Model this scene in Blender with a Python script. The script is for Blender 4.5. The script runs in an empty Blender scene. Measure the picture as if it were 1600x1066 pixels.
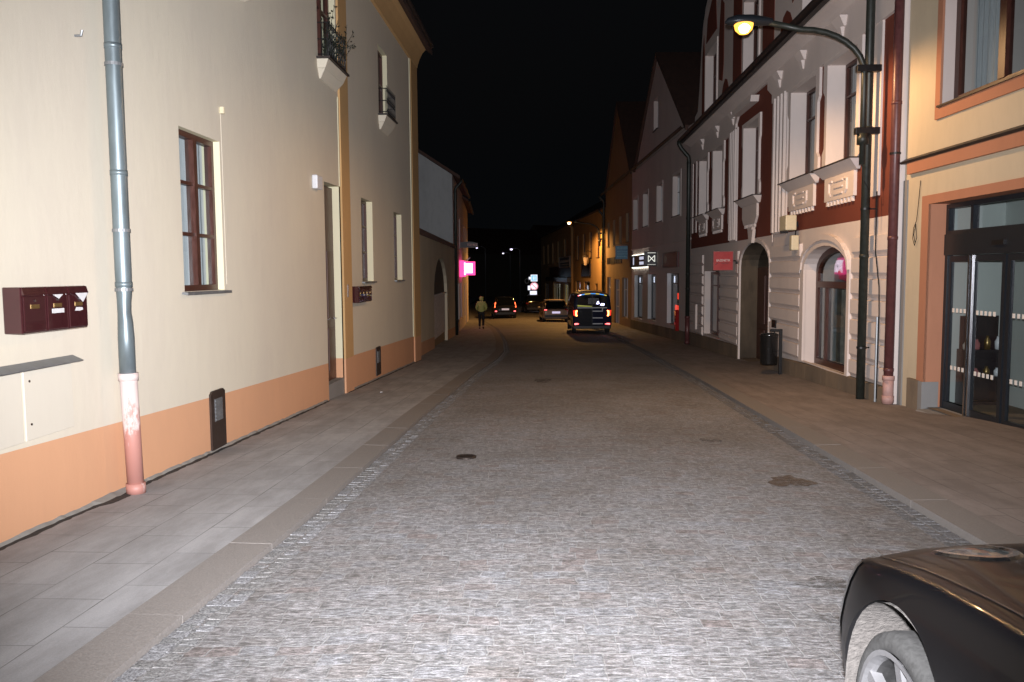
import bpy, bmesh, math, random
from mathutils import Vector, Matrix
from mathutils.geometry import tessellate_polygon
random.seed(7)
S = bpy.context.scene
COL = S.collection
R = math.radians

# ------------------------------------------------------------------ camera
cd = bpy.data.cameras.new('camera')
cd.sensor_width = 36.0
cd.lens = 36.0 * 1290 / 1600
cd.clip_start = 0.05
cd.clip_end = 2000
cam = bpy.data.objects.new('camera', cd)
COL.objects.link(cam)
yaw, pitch, roll = R(2.66), R(4.7), R(0.4)
cam.matrix_world = (Matrix.Translation((0, 0, 1.6)) @ Matrix.Rotation(yaw, 4, 'Z') @
                    Matrix.Rotation(R(90) - pitch, 4, 'X') @ Matrix.Rotation(-roll, 4, 'Z'))
S.camera = cam

# ------------------------------------------------------------------ night sky
w = bpy.data.worlds.new('World')
S.world = w
w.use_nodes = True
nt = w.node_tree
sky = nt.nodes.new('ShaderNodeTexSky')
sky.sky_type = 'NISHITA'
sky.sun_disc = False
sky.sun_elevation = R(-4)
sky.sun_rotation = R(200)
bg = nt.nodes['Background']
glow = nt.nodes.new('ShaderNodeMix')     # the faint night glow over the town on top of the sunken sky
glow.data_type = 'RGBA'
glow.blend_type = 'ADD'
glow.inputs[0].default_value = 1.0
glow.inputs[7].default_value = (0.032, 0.038, 0.046, 1)
nt.links.new(sky.outputs['Color'], glow.inputs[6])
nt.links.new(glow.outputs[2], bg.inputs['Color'])
bg.inputs['Strength'].default_value = 0.05
S.view_settings.view_transform = 'Standard'
S.view_settings.look = 'None'
S.view_settings.exposure = 0.1
S.view_settings.gamma = 1.0
S.cycles.use_denoising = True
S.cycles.max_bounces = 6
S.cycles.transparent_max_bounces = 12
S.cycles.sample_clamp_indirect = 4
S.cycles.caustics_reflective = False
S.cycles.caustics_refractive = False


def lamp(name, kind, loc, power, color, size=0.1, rot=(0, 0, 0), cone=None, blend=0.5):
    l = bpy.data.lights.new(name, kind)
    l.energy = power
    l.color = color
    l.shadow_soft_size = size
    if kind == 'SPOT':
        l.spot_size = R(cone)
        l.spot_blend = blend
    o = bpy.data.objects.new(name, l)
    o.location = loc
    o.rotation_euler = rot
    COL.objects.link(o)
    return o


# the flash on top of the camera, the light this photograph was taken by
FL = lamp('camera_flash', 'SPOT', (0.0, 0.02, 1.74), 7800, (1.0, 0.99, 1.04), 0.03, (R(90) - pitch + R(2.5), 0, yaw), 90, 1.0)
SODIUM = (1.0, 0.58, 0.27)
LAMP1 = lamp('street_lamp_light', 'SPOT', (2.93, 12.9, 5.06), 500, SODIUM, 0.09, (0, 0, 0), 172, 0.35)
LAMP2 = lamp('street_lamp_light', 'SPOT', (1.4, 58.2, 4.86), 2000, (1.0, 0.5, 0.14), 0.12, (0, 0, 0), 170, 0.3)

# ------------------------------------------------------------------ the lie of the street
GP = [(-400, 6), (-40, 1.4), (0, 0), (30, -1.047), (40, -1.33), (55, -1.66), (62, -1.78), (100, -2.1), (200, -2.5), (900, -3)]


def interp(T, y):
    if y <= T[0][0]:
        return T[0][1]
    for (a, b), (c, d) in zip(T, T[1:]):
        if y <= c:
            return b + (d - b) * (y - a) / (c - a)
    return T[-1][1]


def g(y):
    return interp(GP, y)


# ------------------------------------------------------------------ materials
def nodes(name):
    m = bpy.data.materials.new(name)
    m.use_nodes = True
    n = m.node_tree
    return m, n, n.nodes['Principled BSDF'], n.nodes, n.links


def ramp(N, stops, interp_='LINEAR'):
    r = N.new('ShaderNodeValToRGB')
    r.color_ramp.interpolation = interp_
    el = r.color_ramp.elements
    while len(el) < len(stops):
        el.new(0.5)
    for e, (p, c) in zip(el, stops):
        e.position = p
        e.color = (c[0], c[1], c[2], 1) if not isinstance(c, (int, float)) else (c, c, c, 1)
    return r


def noise(N, L, scale, detail=4, rough=0.55, vec=None, mapping=None):
    t = N.new('ShaderNodeTexNoise')
    t.inputs['Scale'].default_value = scale
    t.inputs['Detail'].default_value = detail
    t.inputs['Roughness'].default_value = rough
    if vec is None:
        tc = N.new('ShaderNodeTexCoord')
        vec = tc.outputs['Object']
    if mapping:
        mp = N.new('ShaderNodeMapping')
        mp.inputs['Scale'].default_value = mapping
        L.new(vec, mp.inputs['Vector'])
        vec = mp.outputs['Vector']
    L.new(vec, t.inputs['Vector'])
    return t


def mixc(N, L, fac, a, b, mode='MIX'):
    x = N.new('ShaderNodeMix')
    x.data_type = 'RGBA'
    x.blend_type = mode
    for sock, v in ((x.inputs[0], fac), (x.inputs[6], a), (x.inputs[7], b)):
        if hasattr(v, 'is_output'):
            L.new(v, sock)
        elif isinstance(v, (int, float)):
            sock.default_value = v
        else:
            sock.default_value = (v[0], v[1], v[2], 1)
    return x.outputs[2]


def bump(N, L, P, height, strength=0.3, dist=0.01, prev=None):
    b = N.new('ShaderNodeBump')
    b.inputs['Strength'].default_value = strength
    b.inputs['Distance'].default_value = dist
    L.new(height, b.inputs['Height'])
    if prev is not None:
        L.new(prev, b.inputs['Normal'])
    L.new(b.outputs['Normal'], P.inputs['Normal'])
    return b.outputs['Normal']


def plaster(name, col, dirt=0.12, bmp=0.25, stain=None):
    m, n, P, N, L = nodes(name)
    big = noise(N, L, 0.7, 5, 0.6, mapping=(1, 1, 0.5))
    med = noise(N, L, 6, 6, 0.65, mapping=(1, 1, 0.35))
    fine = noise(N, L, 160, 3, 0.6)
    d = stain or tuple(c * 0.72 for c in col)
    c = mixc(N, L, ramp(N, [(0.35, 0.0), (0.75, 1.0)]).outputs[0], col, d)
    r1 = N.new('ShaderNodeMath'); r1.operation = 'MULTIPLY'; r1.inputs[1].default_value = dirt * 4
    rr = ramp(N, [(0.42, 0.0), (0.72, 1.0)])
    L.new(big.outputs['Fac'], rr.inputs[0]); L.new(rr.outputs[0], r1.inputs[0])
    c1 = mixc(N, L, r1.outputs[0], col, d)
    r2 = N.new('ShaderNodeMath'); r2.operation = 'MULTIPLY'; r2.inputs[1].default_value = dirt * 2.5
    rr2 = ramp(N, [(0.5, 0.0), (0.8, 1.0)])
    L.new(med.outputs['Fac'], rr2.inputs[0]); L.new(rr2.outputs[0], r2.inputs[0])
    c2 = mixc(N, L, r2.outputs[0], c1, d)
    L.new(c2, P.inputs['Base Color'])
    P.inputs['Roughness'].default_value = 0.88
    P.inputs['Specular IOR Level'].default_value = 0.25
    nn = bump(N, L, P, fine.outputs['Fac'], bmp, 0.004)
    bump(N, L, P, med.outputs['Fac'], bmp * 0.7, 0.02, nn)
    return m


def simple(name, col, rough=0.5, metal=0.0, var=0.15, scale=20, bmp=0.0, coat=0.0, spec=0.5, mapping=None):
    m, n, P, N, L = nodes(name)
    t = noise(N, L, scale, 5, 0.6, mapping=mapping)
    rr = ramp(N, [(0.3, tuple(c * (1 - var) for c in col)), (0.7, tuple(min(1, c * (1 + var)) for c in col))])
    L.new(t.outputs['Fac'], rr.inputs[0])
    L.new(rr.outputs[0], P.inputs['Base Color'])
    rg = ramp(N, [(0.3, max(0.02, rough * 0.85)), (0.7, min(1, rough * 1.15))])
    L.new(t.outputs['Fac'], rg.inputs[0])
    L.new(rg.outputs[0], P.inputs['Roughness'])
    P.inputs['Metallic'].default_value = metal
    P.inputs['Specular IOR Level'].default_value = spec
    P.inputs['Coat Weight'].default_value = coat
    P.inputs['Coat Roughness'].default_value = 0.03
    if bmp:
        bump(N, L, P, t.outputs['Fac'], bmp, 0.01)
    return m


def emit(name, col, strength, base=(0.1, 0.1, 0.1), soft=None):
    m, n, P, N, L = nodes(name)
    P.inputs['Base Color'].default_value = (*base, 1)
    P.inputs['Emission Color'].default_value = (*col, 1)
    P.inputs['Emission Strength'].default_value = strength
    if soft:
        t = noise(N, L, soft, 2)
        rr = ramp(N, [(0.3, tuple(c * 0.55 for c in col)), (0.65, col)])
        L.new(t.outputs['Fac'], rr.inputs[0]); L.new(rr.outputs[0], P.inputs['Emission Color'])
    return m


def glass(name, tint=(0.75, 0.8, 0.8), rough=0.02):
    m, n, P, N, L = nodes(name)
    N.remove(P)
    tr = N.new('ShaderNodeBsdfTransparent'); tr.inputs[0].default_value = (*tint, 1)
    gl = N.new('ShaderNodeBsdfGlossy'); gl.inputs['Roughness'].default_value = rough
    fr = N.new('ShaderNodeFresnel')
    ge = N.new('ShaderNodeNewGeometry')
    mr_ = N.new('ShaderNodeMapRange'); mr_.inputs[3].default_value = 1.55; mr_.inputs[4].default_value = 1 / 1.55
    L.new(ge.outputs['Backfacing'], mr_.inputs[0]); L.new(mr_.outputs[0], fr.inputs[0])
    t = noise(N, L, 1.5, 2)
    b = N.new('ShaderNodeBump'); b.inputs['Strength'].default_value = 0.05; b.inputs['Distance'].default_value = 0.02
    L.new(t.outputs['Fac'], b.inputs['Height'])
    L.new(b.outputs['Normal'], gl.inputs['Normal'])
    mx = N.new('ShaderNodeMixShader')
    L.new(fr.outputs[0], mx.inputs[0]); L.new(tr.outputs[0], mx.inputs[1]); L.new(gl.outputs[0], mx.inputs[2])
    L.new(mx.outputs[0], N['Material Output'].inputs[0])
    return m


def setts():
    m, n, P, N, L = nodes('granite_setts')
    tc = N.new('ShaderNodeTexCoord')
    # wobble the courses so that no row is straight
    wob = noise(N, L, 1.6, 3, 0.5, tc.outputs['Object'])
    wob2 = noise(N, L, 16, 3, 0.6, tc.outputs['Object'])
    s1 = N.new('ShaderNodeVectorMath'); s1.operation = 'SCALE'; s1.inputs['Scale'].default_value = 0.16
    s2 = N.new('ShaderNodeVectorMath'); s2.operation = 'SCALE'; s2.inputs['Scale'].default_value = 0.022
    L.new(wob.outputs['Color'], s1.inputs[0]); L.new(wob2.outputs['Color'], s2.inputs[0])
    a1 = N.new('ShaderNodeVectorMath'); a2 = N.new('ShaderNodeVectorMath')
    L.new(tc.outputs['Object'], a1.inputs[0]); L.new(s1.outputs[0], a1.inputs[1])
    L.new(a1.outputs[0], a2.inputs[0]); L.new(s2.outputs[0], a2.inputs[1])
    br = N.new('ShaderNodeTexBrick')
    br.offset = 0.42
    br.offset_frequency = 2
    br.squash = 1.25
    br.squash_frequency = 3
    for k, v in (('Scale', 1.0), ('Mortar Size', 0.006), ('Mortar Smooth', 0.8), ('Bias', 0.0), ('Brick Width', 0.16), ('Row Height', 0.115)):
        br.inputs[k].default_value = v
    br.inputs['Color1'].default_value = (0, 0, 0, 1)
    br.inputs['Color2'].default_value = (1, 1, 1, 1)
    br.inputs['Mortar'].default_value = (0.5, 0.5, 0.5, 1)
    L.new(a2.outputs[0], br.inputs['Vector'])
    stone = ramp(N, [(0.0, (0.17, 0.165, 0.163)), (0.25, (0.195, 0.195, 0.195)), (0.45, (0.178, 0.17, 0.164)), (0.6, (0.195, 0.20, 0.207)),
                     (0.8, (0.19, 0.19, 0.187)), (0.92, (0.175, 0.155, 0.148)), (1.0, (0.21, 0.21, 0.21))])
    L.new(br.outputs['Color'], stone.inputs[0])
    grain = noise(N, L, 42, 8, 0.78, tc.outputs['Object'], mapping=(0.45, 1.1, 1))
    grit = noise(N, L, 150, 5, 0.8, tc.outputs['Object'], mapping=(0.6, 1.2, 1))
    gr = ramp(N, [(0.39, (0.34, 0.33, 0.325)), (0.5, (0.88, 0.88, 0.88)), (0.61, (1.75, 1.75, 1.78))])
    L.new(grain.outputs['Fac'], gr.inputs[0])
    c = mixc(N, L, 0.9, stone.outputs[0], gr.outputs[0], 'MULTIPLY')
    g2 = ramp(N, [(0.38, (0.55, 0.54, 0.53)), (0.62, (1.45, 1.45, 1.45))])
    L.new(grit.outputs['Fac'], g2.inputs[0])
    c = mixc(N, L, 0.9, c, g2.outputs[0], 'MULTIPLY')
    # sand in the joints, paler than most stones, washed out in places
    jn = noise(N, L, 9, 5, 0.7, tc.outputs['Object'], mapping=(0.5, 1, 1))
    jr = ramp(N, [(0.38, 0.2), (0.62, 1.0)]); L.new(jn.outputs['Fac'], jr.inputs[0])
    jm = N.new('ShaderNodeMath'); jm.operation = 'MULTIPLY'; L.new(jr.outputs[0], jm.inputs[0]); L.new(br.outputs['Fac'], jm.inputs[1])
    c = mixc(N, L, jm.outputs[0], c, (0.27, 0.27, 0.265))
    # worn and dirty patches with a shape of their own
    pat = noise(N, L, 0.55, 6, 0.7, tc.outputs['Object'])
    pr = ramp(N, [(0.40, (1.08, 1.08, 1.1)), (0.62, (0.84, 0.81, 0.79))])
    L.new(pat.outputs['Fac'], pr.inputs[0])
    c = mixc(N, L, 1.0, c, pr.outputs[0], 'MULTIPLY')
    spot = noise(N, L, 3.2, 5, 0.7, tc.outputs['Object'], mapping=(0.6, 1.0, 1))
    sr = ramp(N, [(0.66, (1, 1, 1)), (0.76, (0.55, 0.5, 0.46))])
    L.new(spot.outputs['Fac'], sr.inputs[0])
    c = mixc(N, L, 1.0, c, sr.outputs[0], 'MULTIPLY')
    L.new(c, P.inputs['Base Color'])
    rr = ramp(N, [(0.3, 0.55), (0.7, 0.85)])
    L.new(grain.outputs['Fac'], rr.inputs[0]); L.new(rr.outputs[0], P.inputs['Roughness'])
    inv = N.new('ShaderNodeMath'); inv.operation = 'SUBTRACT'; inv.inputs[0].default_value = 1
    L.new(br.outputs['Fac'], inv.inputs[1])
    n1 = bump(N, L, P, inv.outputs[0], 0.5, 0.012)
    bump(N, L, P, grain.outputs['Fac'], 0.7, 0.03, n1)
    return m


def slabs(name, col, wdt, hgt, rot=True, warm=0.0):
    m, n, P, N, L = nodes(name)
    tc = N.new('ShaderNodeTexCoord')
    mp = N.new('ShaderNodeMapping')
    if rot:
        mp.inputs['Rotation'].default_value = (0, 0, R(90))
    L.new(tc.outputs['Object'], mp.inputs['Vector'])
    br = N.new('ShaderNodeTexBrick')
    br.offset = 0.37
    for k, v in (('Scale', 1.0), ('Mortar Size', 0.0035), ('Mortar Smooth', 0.3), ('Brick Width', wdt), ('Row Height', hgt)):
        br.inputs[k].default_value = v
    br.inputs['Color1'].default_value = (*[c * 0.95 for c in col], 1)
    br.inputs['Color2'].default_value = (*[c * 1.05 for c in col], 1)
    br.inputs['Mortar'].default_value = (*[c * 0.75 for c in col], 1)
    L.new(mp.outputs[0], br.inputs['Vector'])
    crack = noise(N, L, 1.3, 4, 0.6, tc.outputs['Object'])
    cr = ramp(N, [(0.42, 0.2), (0.62, 1.0)])
    L.new(crack.outputs['Fac'], cr.inputs[0])
    mul = N.new('ShaderNodeMath'); mul.operation = 'MULTIPLY'
    L.new(cr.outputs[0], mul.inputs[0]); L.new(br.outputs['Fac'], mul.inputs[1])
    pat = noise(N, L, 2.2, 7, 0.7, tc.outputs['Object'], mapping=(1.6, 0.5, 1))
    pr = ramp(N, [(0.38, (0.80, 0.79, 0.78)), (0.62, (1.12, 1.12, 1.12))])
    L.new(pat.outputs['Fac'], pr.inputs[0])
    c = mixc(N, L, 1.0, br.outputs['Color'], pr.outputs[0], 'MULTIPLY')
    fine = noise(N, L, 140, 4, 0.7, tc.outputs['Object'])
    fr = ramp(N, [(0.3, (0.85, 0.85, 0.85)), (0.7, (1.15, 1.15, 1.15))])
    L.new(fine.outputs['Fac'], fr.inputs[0])
    c = mixc(N, L, 0.8, c, fr.outputs[0], 'MULTIPLY')
    c = mixc(N, L, mul.outputs[0], c, (0.045, 0.042, 0.04))
    L.new(c, P.inputs['Base Color'])
    P.inputs['Roughness'].default_value = 0.8
    inv = N.new('ShaderNodeMath'); inv.operation = 'SUBTRACT'; inv.inputs[0].default_value = 1
    L.new(br.outputs['Fac'], inv.inputs[1])
    n1 = bump(N, L, P, inv.outputs[0], 0.35, 0.006)
    bump(N, L, P, fine.outputs['Fac'], 0.25, 0.004, n1)
    return m


def paint(name, col, dust=0.0, metal=0.0):
    m, n, P, N, L = nodes(name)
    P.inputs['Base Color'].default_value = (*col, 1)
    P.inputs['Metallic'].default_value = metal
    P.inputs['Coat Weight'].default_value = 0.6
    P.inputs['Coat Roughness'].default_value = 0.02
    P.inputs['Roughness'].default_value = 0.5
    P.inputs['Specular IOR Level'].default_value = 0.08
    P.inputs['Coat IOR'].default_value = 1.33
    if dust:
        tc = N.new('ShaderNodeTexCoord')
        t = noise(N, L, 7, 6, 0.75, tc.outputs['Object'])
        f = noise(N, L, 70, 5, 0.8, tc.outputs['Object'])
        sx = N.new('ShaderNodeSeparateXYZ'); L.new(tc.outputs['Object'], sx.inputs[0])
        hz = N.new('ShaderNodeMapRange')
        hz.inputs[1].default_value = 0.60; hz.inputs[2].default_value = 0.10
        hz.inputs[3].default_value = 0.0; hz.inputs[4].default_value = 0.75
        L.new(sx.outputs['Z'], hz.inputs[0])
        r = ramp(N, [(0.35, 0.25), (0.7, 1.0)]); L.new(t.outputs['Fac'], r.inputs[0])
        mu = N.new('ShaderNodeMath'); mu.operation = 'MULTIPLY'
        L.new(hz.outputs[0], mu.inputs[0]); L.new(r.outputs[0], mu.inputs[1])
        sp = ramp(N, [(0.66, 0.0), (0.74, dust)]); L.new(f.outputs['Fac'], sp.inputs[0])
        ad = N.new('ShaderNodeMath'); ad.operation = 'ADD'; ad.use_clamp = True
        L.new(mu.outputs[0], ad.inputs[0]); L.new(sp.outputs[0], ad.inputs[1])
        sc = N.new('ShaderNodeMath'); sc.operation = 'MULTIPLY'; sc.inputs[1].default_value = dust
        L.new(ad.outputs[0], sc.inputs[0])
        c = mixc(N, L, sc.outputs[0], col, (0.06, 0.058, 0.056))
        L.new(c, P.inputs['Base Color'])
        rr = ramp(N, [(0.0, 0.3), (0.5, 0.8)]); L.new(sc.outputs[0], rr.inputs[0]); L.new(rr.outputs[0], P.inputs['Roughness'])
        cw = ramp(N, [(0.0, 0.20), (0.4, 0.08)]); L.new(sc.outputs[0], cw.inputs[0]); L.new(cw.outputs[0], P.inputs['Coat Weight'])
    return m


M = dict(
    cream=plaster('cream_plaster', (0.62, 0.575, 0.47), 0.14, 0.25, (0.54, 0.49, 0.42)),
    cream_trim=plaster('cream_reveal', (0.66, 0.62, 0.44), 0.05, 0.15),
    peach=plaster('peach_plinth_paint', (0.60, 0.33, 0.19), 0.10, 0.25, (0.50, 0.28, 0.17)),
    gardencream=plaster('garden_wall_cream', (0.60, 0.52, 0.38), 0.12, 0.2),
    ochre=plaster('ochre_plaster', (0.52, 0.33, 0.15), 0.10, 0.2),
    mortar=plaster('grey_mortar', (0.25, 0.24, 0.22), 0.2, 0.5),
    tar=simple('old_bitumen', (0.02, 0.02, 0.02), 0.75, var=0.4, scale=30, bmp=0.8),
    rwhite=plaster('pinkish_white_plaster', (0.70, 0.62, 0.58), 0.08, 0.2),
    rred=plaster('oxblood_plaster', (0.17, 0.047, 0.03), 0.1, 0.2),
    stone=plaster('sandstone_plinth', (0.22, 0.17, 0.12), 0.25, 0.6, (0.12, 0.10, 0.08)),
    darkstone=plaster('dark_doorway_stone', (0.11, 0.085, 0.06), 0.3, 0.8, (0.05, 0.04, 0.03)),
    gstone=plaster('grey_plinth_tile', (0.24, 0.235, 0.23), 0.1, 0.3),
    shopcream=plaster('warm_cream_plaster', (0.56, 0.48, 0.35), 0.12, 0.2),
    shoporange=plaster('terracotta_trim', (0.43, 0.20, 0.12), 0.1, 0.2),
    pinkgrey=plaster('dusty_pink_plaster', (0.62, 0.53, 0.49), 0.1, 0.2),
    greyhouse=plaster('old_grey_plaster', (0.40, 0.41, 0.41), 0.25, 0.4),
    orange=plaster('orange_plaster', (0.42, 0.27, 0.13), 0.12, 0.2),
    tan=plaster('tan_plaster', (0.30, 0.21, 0.13), 0.12, 0.2),
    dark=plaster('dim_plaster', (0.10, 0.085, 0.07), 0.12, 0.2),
    roof=simple('roof_tiles', (0.07, 0.035, 0.025), 0.8, var=0.4, scale=6, bmp=0.5),
    brownwood=simple('brown_painted_wood', (0.055, 0.018, 0.012), 0.4, var=0.3, scale=30, mapping=(1, 1, 0.2)),
    whitewood=simple('white_painted_wood', (0.6, 0.6, 0.6), 0.45, var=0.05),
    anthracite=simple('anthracite_aluminium', (0.02, 0.024, 0.03), 0.35, 0.3, 0.15, 40),
    chrome=simple('brushed_steel', (0.6, 0.6, 0.62), 0.22, 1.0, 0.08, 60, mapping=(1, 1, 0.05)),
    zinc=simple('weathered_zinc', (0.15, 0.185, 0.20), 0.42, 0.55, 0.2, 8, 0.1, mapping=(1, 1, 0.25)),
    zincsheet=simple('grey_sheet_metal', (0.20, 0.21, 0.22), 0.45, 0.5, 0.2, 12, 0.1),
    blackpipe=simple('black_green_painted_pipe', (0.022, 0.026, 0.022), 0.45, 0.2, 0.3, 15),
    maroonpipe=simple('maroon_painted_pipe', (0.10, 0.035, 0.035), 0.4, 0.1, 0.2, 15),
    rusty=simple('old_clay_pink_pipe', (0.42, 0.25, 0.22), 0.6, 0, 0.15, 10),
    gutter=simple('dark_gutter', (0.03, 0.022, 0.02), 0.5, 0.2, 0.3, 12),
    black=simple('black_metal', (0.012, 0.012, 0.013), 0.4, 0.3, 0.2, 30),
    mail=simple('maroon_enamel', (0.035, 0.008, 0.010), 0.16, 0.0, 0.1, 30, coat=0.6),
    paper=simple('paper', (0.55, 0.55, 0.56), 0.7, 0, 0.05),
    brass=simple('brass_label', (0.3, 0.2, 0.08), 0.35, 0.8, 0.2, 60),
    ventm=simple('brown_vent_metal', (0.035, 0.022, 0.017), 0.45, 0.2, 0.3, 18),
    curtain=simple('net_curtain', (0.42, 0.43, 0.45), 0.9, 0, 0.12, 14, mapping=(4, 4, 0.3)),
    glass=glass('window_glass'),
    glassdark=glass('dark_shop_glass', (0.5, 0.52, 0.52)),
    tile=plaster('pale_lobby_wall', (0.50, 0.53, 0.51), 0.1, 0.1),
    setts=setts(),
    slab_grey=slabs('grey_paving_slab', (0.27, 0.27, 0.275), 0.6, 0.4),
    slab_brown=slabs('brown_paving_slab', (0.205, 0.178, 0.165), 0.5, 0.33),
    granite=simple('granite_kerb', (0.18, 0.165, 0.153), 0.75, 0, 0.22, 90, 0.4),
    joint=simple('pale_joint_mortar', (0.27, 0.26, 0.24), 0.85, 0, 0.2, 40),
    castiron=simple('cast_iron', (0.03, 0.022, 0.018), 0.5, 0.6, 0.4, 40),
    earth=simple('dark_ground', (0.05, 0.045, 0.04), 0.9, 0, 0.3, 3),
    plant=simple('dark_leaves', (0.012, 0.016, 0.009), 0.6, 0, 0.4, 30),
    tyre=simple('dusty_tyre', (0.032, 0.032, 0.031), 0.85, 0, 0.3, 40, 0.3),
    tyredark=simple('tyre_rubber', (0.02, 0.02, 0.02), 0.8, 0, 0.3, 40),
    rimdark=simple('brake_dusted_metal', (0.03, 0.03, 0.03), 0.6, 0.2, 0.3, 20),
    rim=simple('silver_alloy', (0.16, 0.16, 0.165), 0.42, 0.3, 0.08, 30),
    liner=simple('muddy_arch_liner', (0.085, 0.078, 0.072), 0.95, 0, 0.3, 60, 0.8),
    skin=simple('skin', (0.42, 0.25, 0.18), 0.6, 0, 0.05),
    jacket=simple('olive_yellow_jacket', (0.50, 0.52, 0.16), 0.8, 0, 0.15, 20, 0.3),
    trousers=simple('black_trousers', (0.012, 0.012, 0.016), 0.8, 0, 0.2, 20),
    whitepl=simple('white_plastic', (0.62, 0.63, 0.66), 0.4, 0, 0.04),
    creampl=simple('cream_plastic', (0.58, 0.52, 0.36), 0.45, 0, 0.05),
    redsign=simple('red_sign_sheet', (0.42, 0.03, 0.03), 0.4, 0, 0.08, 10),
    bluesign=simple('blue_sign_sheet', (0.03, 0.17, 0.30), 0.4, 0, 0.08, 10),
    bluetxt=simple('pale_blue_lettering', (0.12, 0.36, 0.48), 0.5),
    signtxt=simple('white_lettering', (0.75, 0.72, 0.68), 0.5, 0, 0.03),
    maroonsign=simple('maroon_sign_sheet', (0.10, 0.022, 0.022), 0.4),
    navysign=simple('navy_sign_sheet', (0.012, 0.014, 0.05), 0.4),
    darksign=simple('dark_sign_sheet', (0.02, 0.015, 0.018), 0.35),
    carblack=paint('black_car_paint', (0.003, 0.003, 0.0035), 0.5),
    carblack2=paint('plain_black_paint', (0.008, 0.008, 0.010)),
    carblue=paint('navy_van_paint', (0.010, 0.014, 0.035)),
    carbrown=paint('bronze_car_paint', (0.30, 0.24, 0.19), 0, 0.3),
    greyglass=simple('grey_lamp_lens', (0.03, 0.033, 0.033), 0.12, 0, 0.1, 30, coat=0.3),
    carglass=simple('car_window_glass', (0.004, 0.005, 0.006), 0.05, 0, 0.05, spec=0.8),
    plate=emit('number_plate_glow', (0.72, 0.66, 0.95), 0.75, (0.6, 0.6, 0.6)),  # plate emits by itself, the light on it put into its colour
    plate_dim=emit('dim_plate_glow', (0.42, 0.45, 0.62), 0.45, (0.6, 0.6, 0.6)),  # same painted glow, weaker
    tail=emit('tail_lamp', (1.0, 0.10, 0.03), 6.0, (0.3, 0.01, 0.01)),
    tailred=emit('tail_lamp_red_lens', (1.0, 0.03, 0.01), 1.6, (0.3, 0.01, 0.01)),
    tailhot=emit('tail_lamp_core', (1.0, 0.42, 0.10), 7.0, (0.3, 0.01, 0.01)),
    redglow=emit('red_rear_glow', (1.0, 0.12, 0.12), 5.0, (0.3, 0.01, 0.01)),  # red glow, also put into reflectors that hold no lamp
    redlens=simple('red_lens', (0.25, 0.01, 0.01), 0.15, 0, 0.1),
    arc=emit('sodium_arc', (1.0, 0.75, 0.45), 40),
    sodium=emit('sodium_bulb', (1.0, 0.42, 0.05), 2.6),
    sodium2=emit('sodium_bulb_far', (1.0, 0.46, 0.12), 3.2),
    led=emit('cold_led', (0.80, 0.72, 1.0), 3.0),
    magenta=emit('magenta_lightbox', (1.0, 0.06, 0.30), 1.6, (0.4, 0.02, 0.1)),
    magwhite=emit('hot_white_lightbox', (1.0, 0.75, 0.92), 2.6),
    warmwin=emit('lit_shop_interior', (0.75, 0.62, 0.26), 0.55, (0.3, 0.25, 0.1), 9),
    whiteneon=emit('white_neon', (0.95, 0.95, 0.80), 5.0),
    coolneon=emit('cool_neon', (0.75, 0.8, 1.0), 3.0),
    redneon=emit('red_neon', (1.0, 0.06, 0.03), 2.2),
    pinklamp=emit('pink_lamp', (0.50, 0.05, 0.10), 0.30, (0.5, 0.06, 0.12), 3),
    signblue=emit('blue_sign_flash_glow', (0.18, 0.55, 0.85), 1.1),  # sign faces without lamps, emission stands in for flash light they return
    signwhite=emit('white_sign_flash_glow', (0.85, 0.86, 1.0), 1.2),
    signred=emit('red_sign_flash_glow', (0.85, 0.35, 0.40), 1.0),
    stripblue=emit('blue_strip_glow', (0.05, 0.30, 0.85), 1.2),
    stripyel=emit('yellow_strip_glow', (0.85, 0.65, 0.10), 0.9),
    cloth=simple('cream_fabric', (0.5, 0.42, 0.36), 0.9, 0, 0.3, 8),
    clothpink=simple('dusty_pink_fabric', (0.35, 0.12, 0.12), 0.9, 0, 0.3, 8),
    clothblue=simple('satin_blue_fabric', (0.20, 0.22, 0.36), 0.35, 0, 0.5, 14),
    interior=simple('dim_room', (0.10, 0.09, 0.08), 0.9),
)


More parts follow.
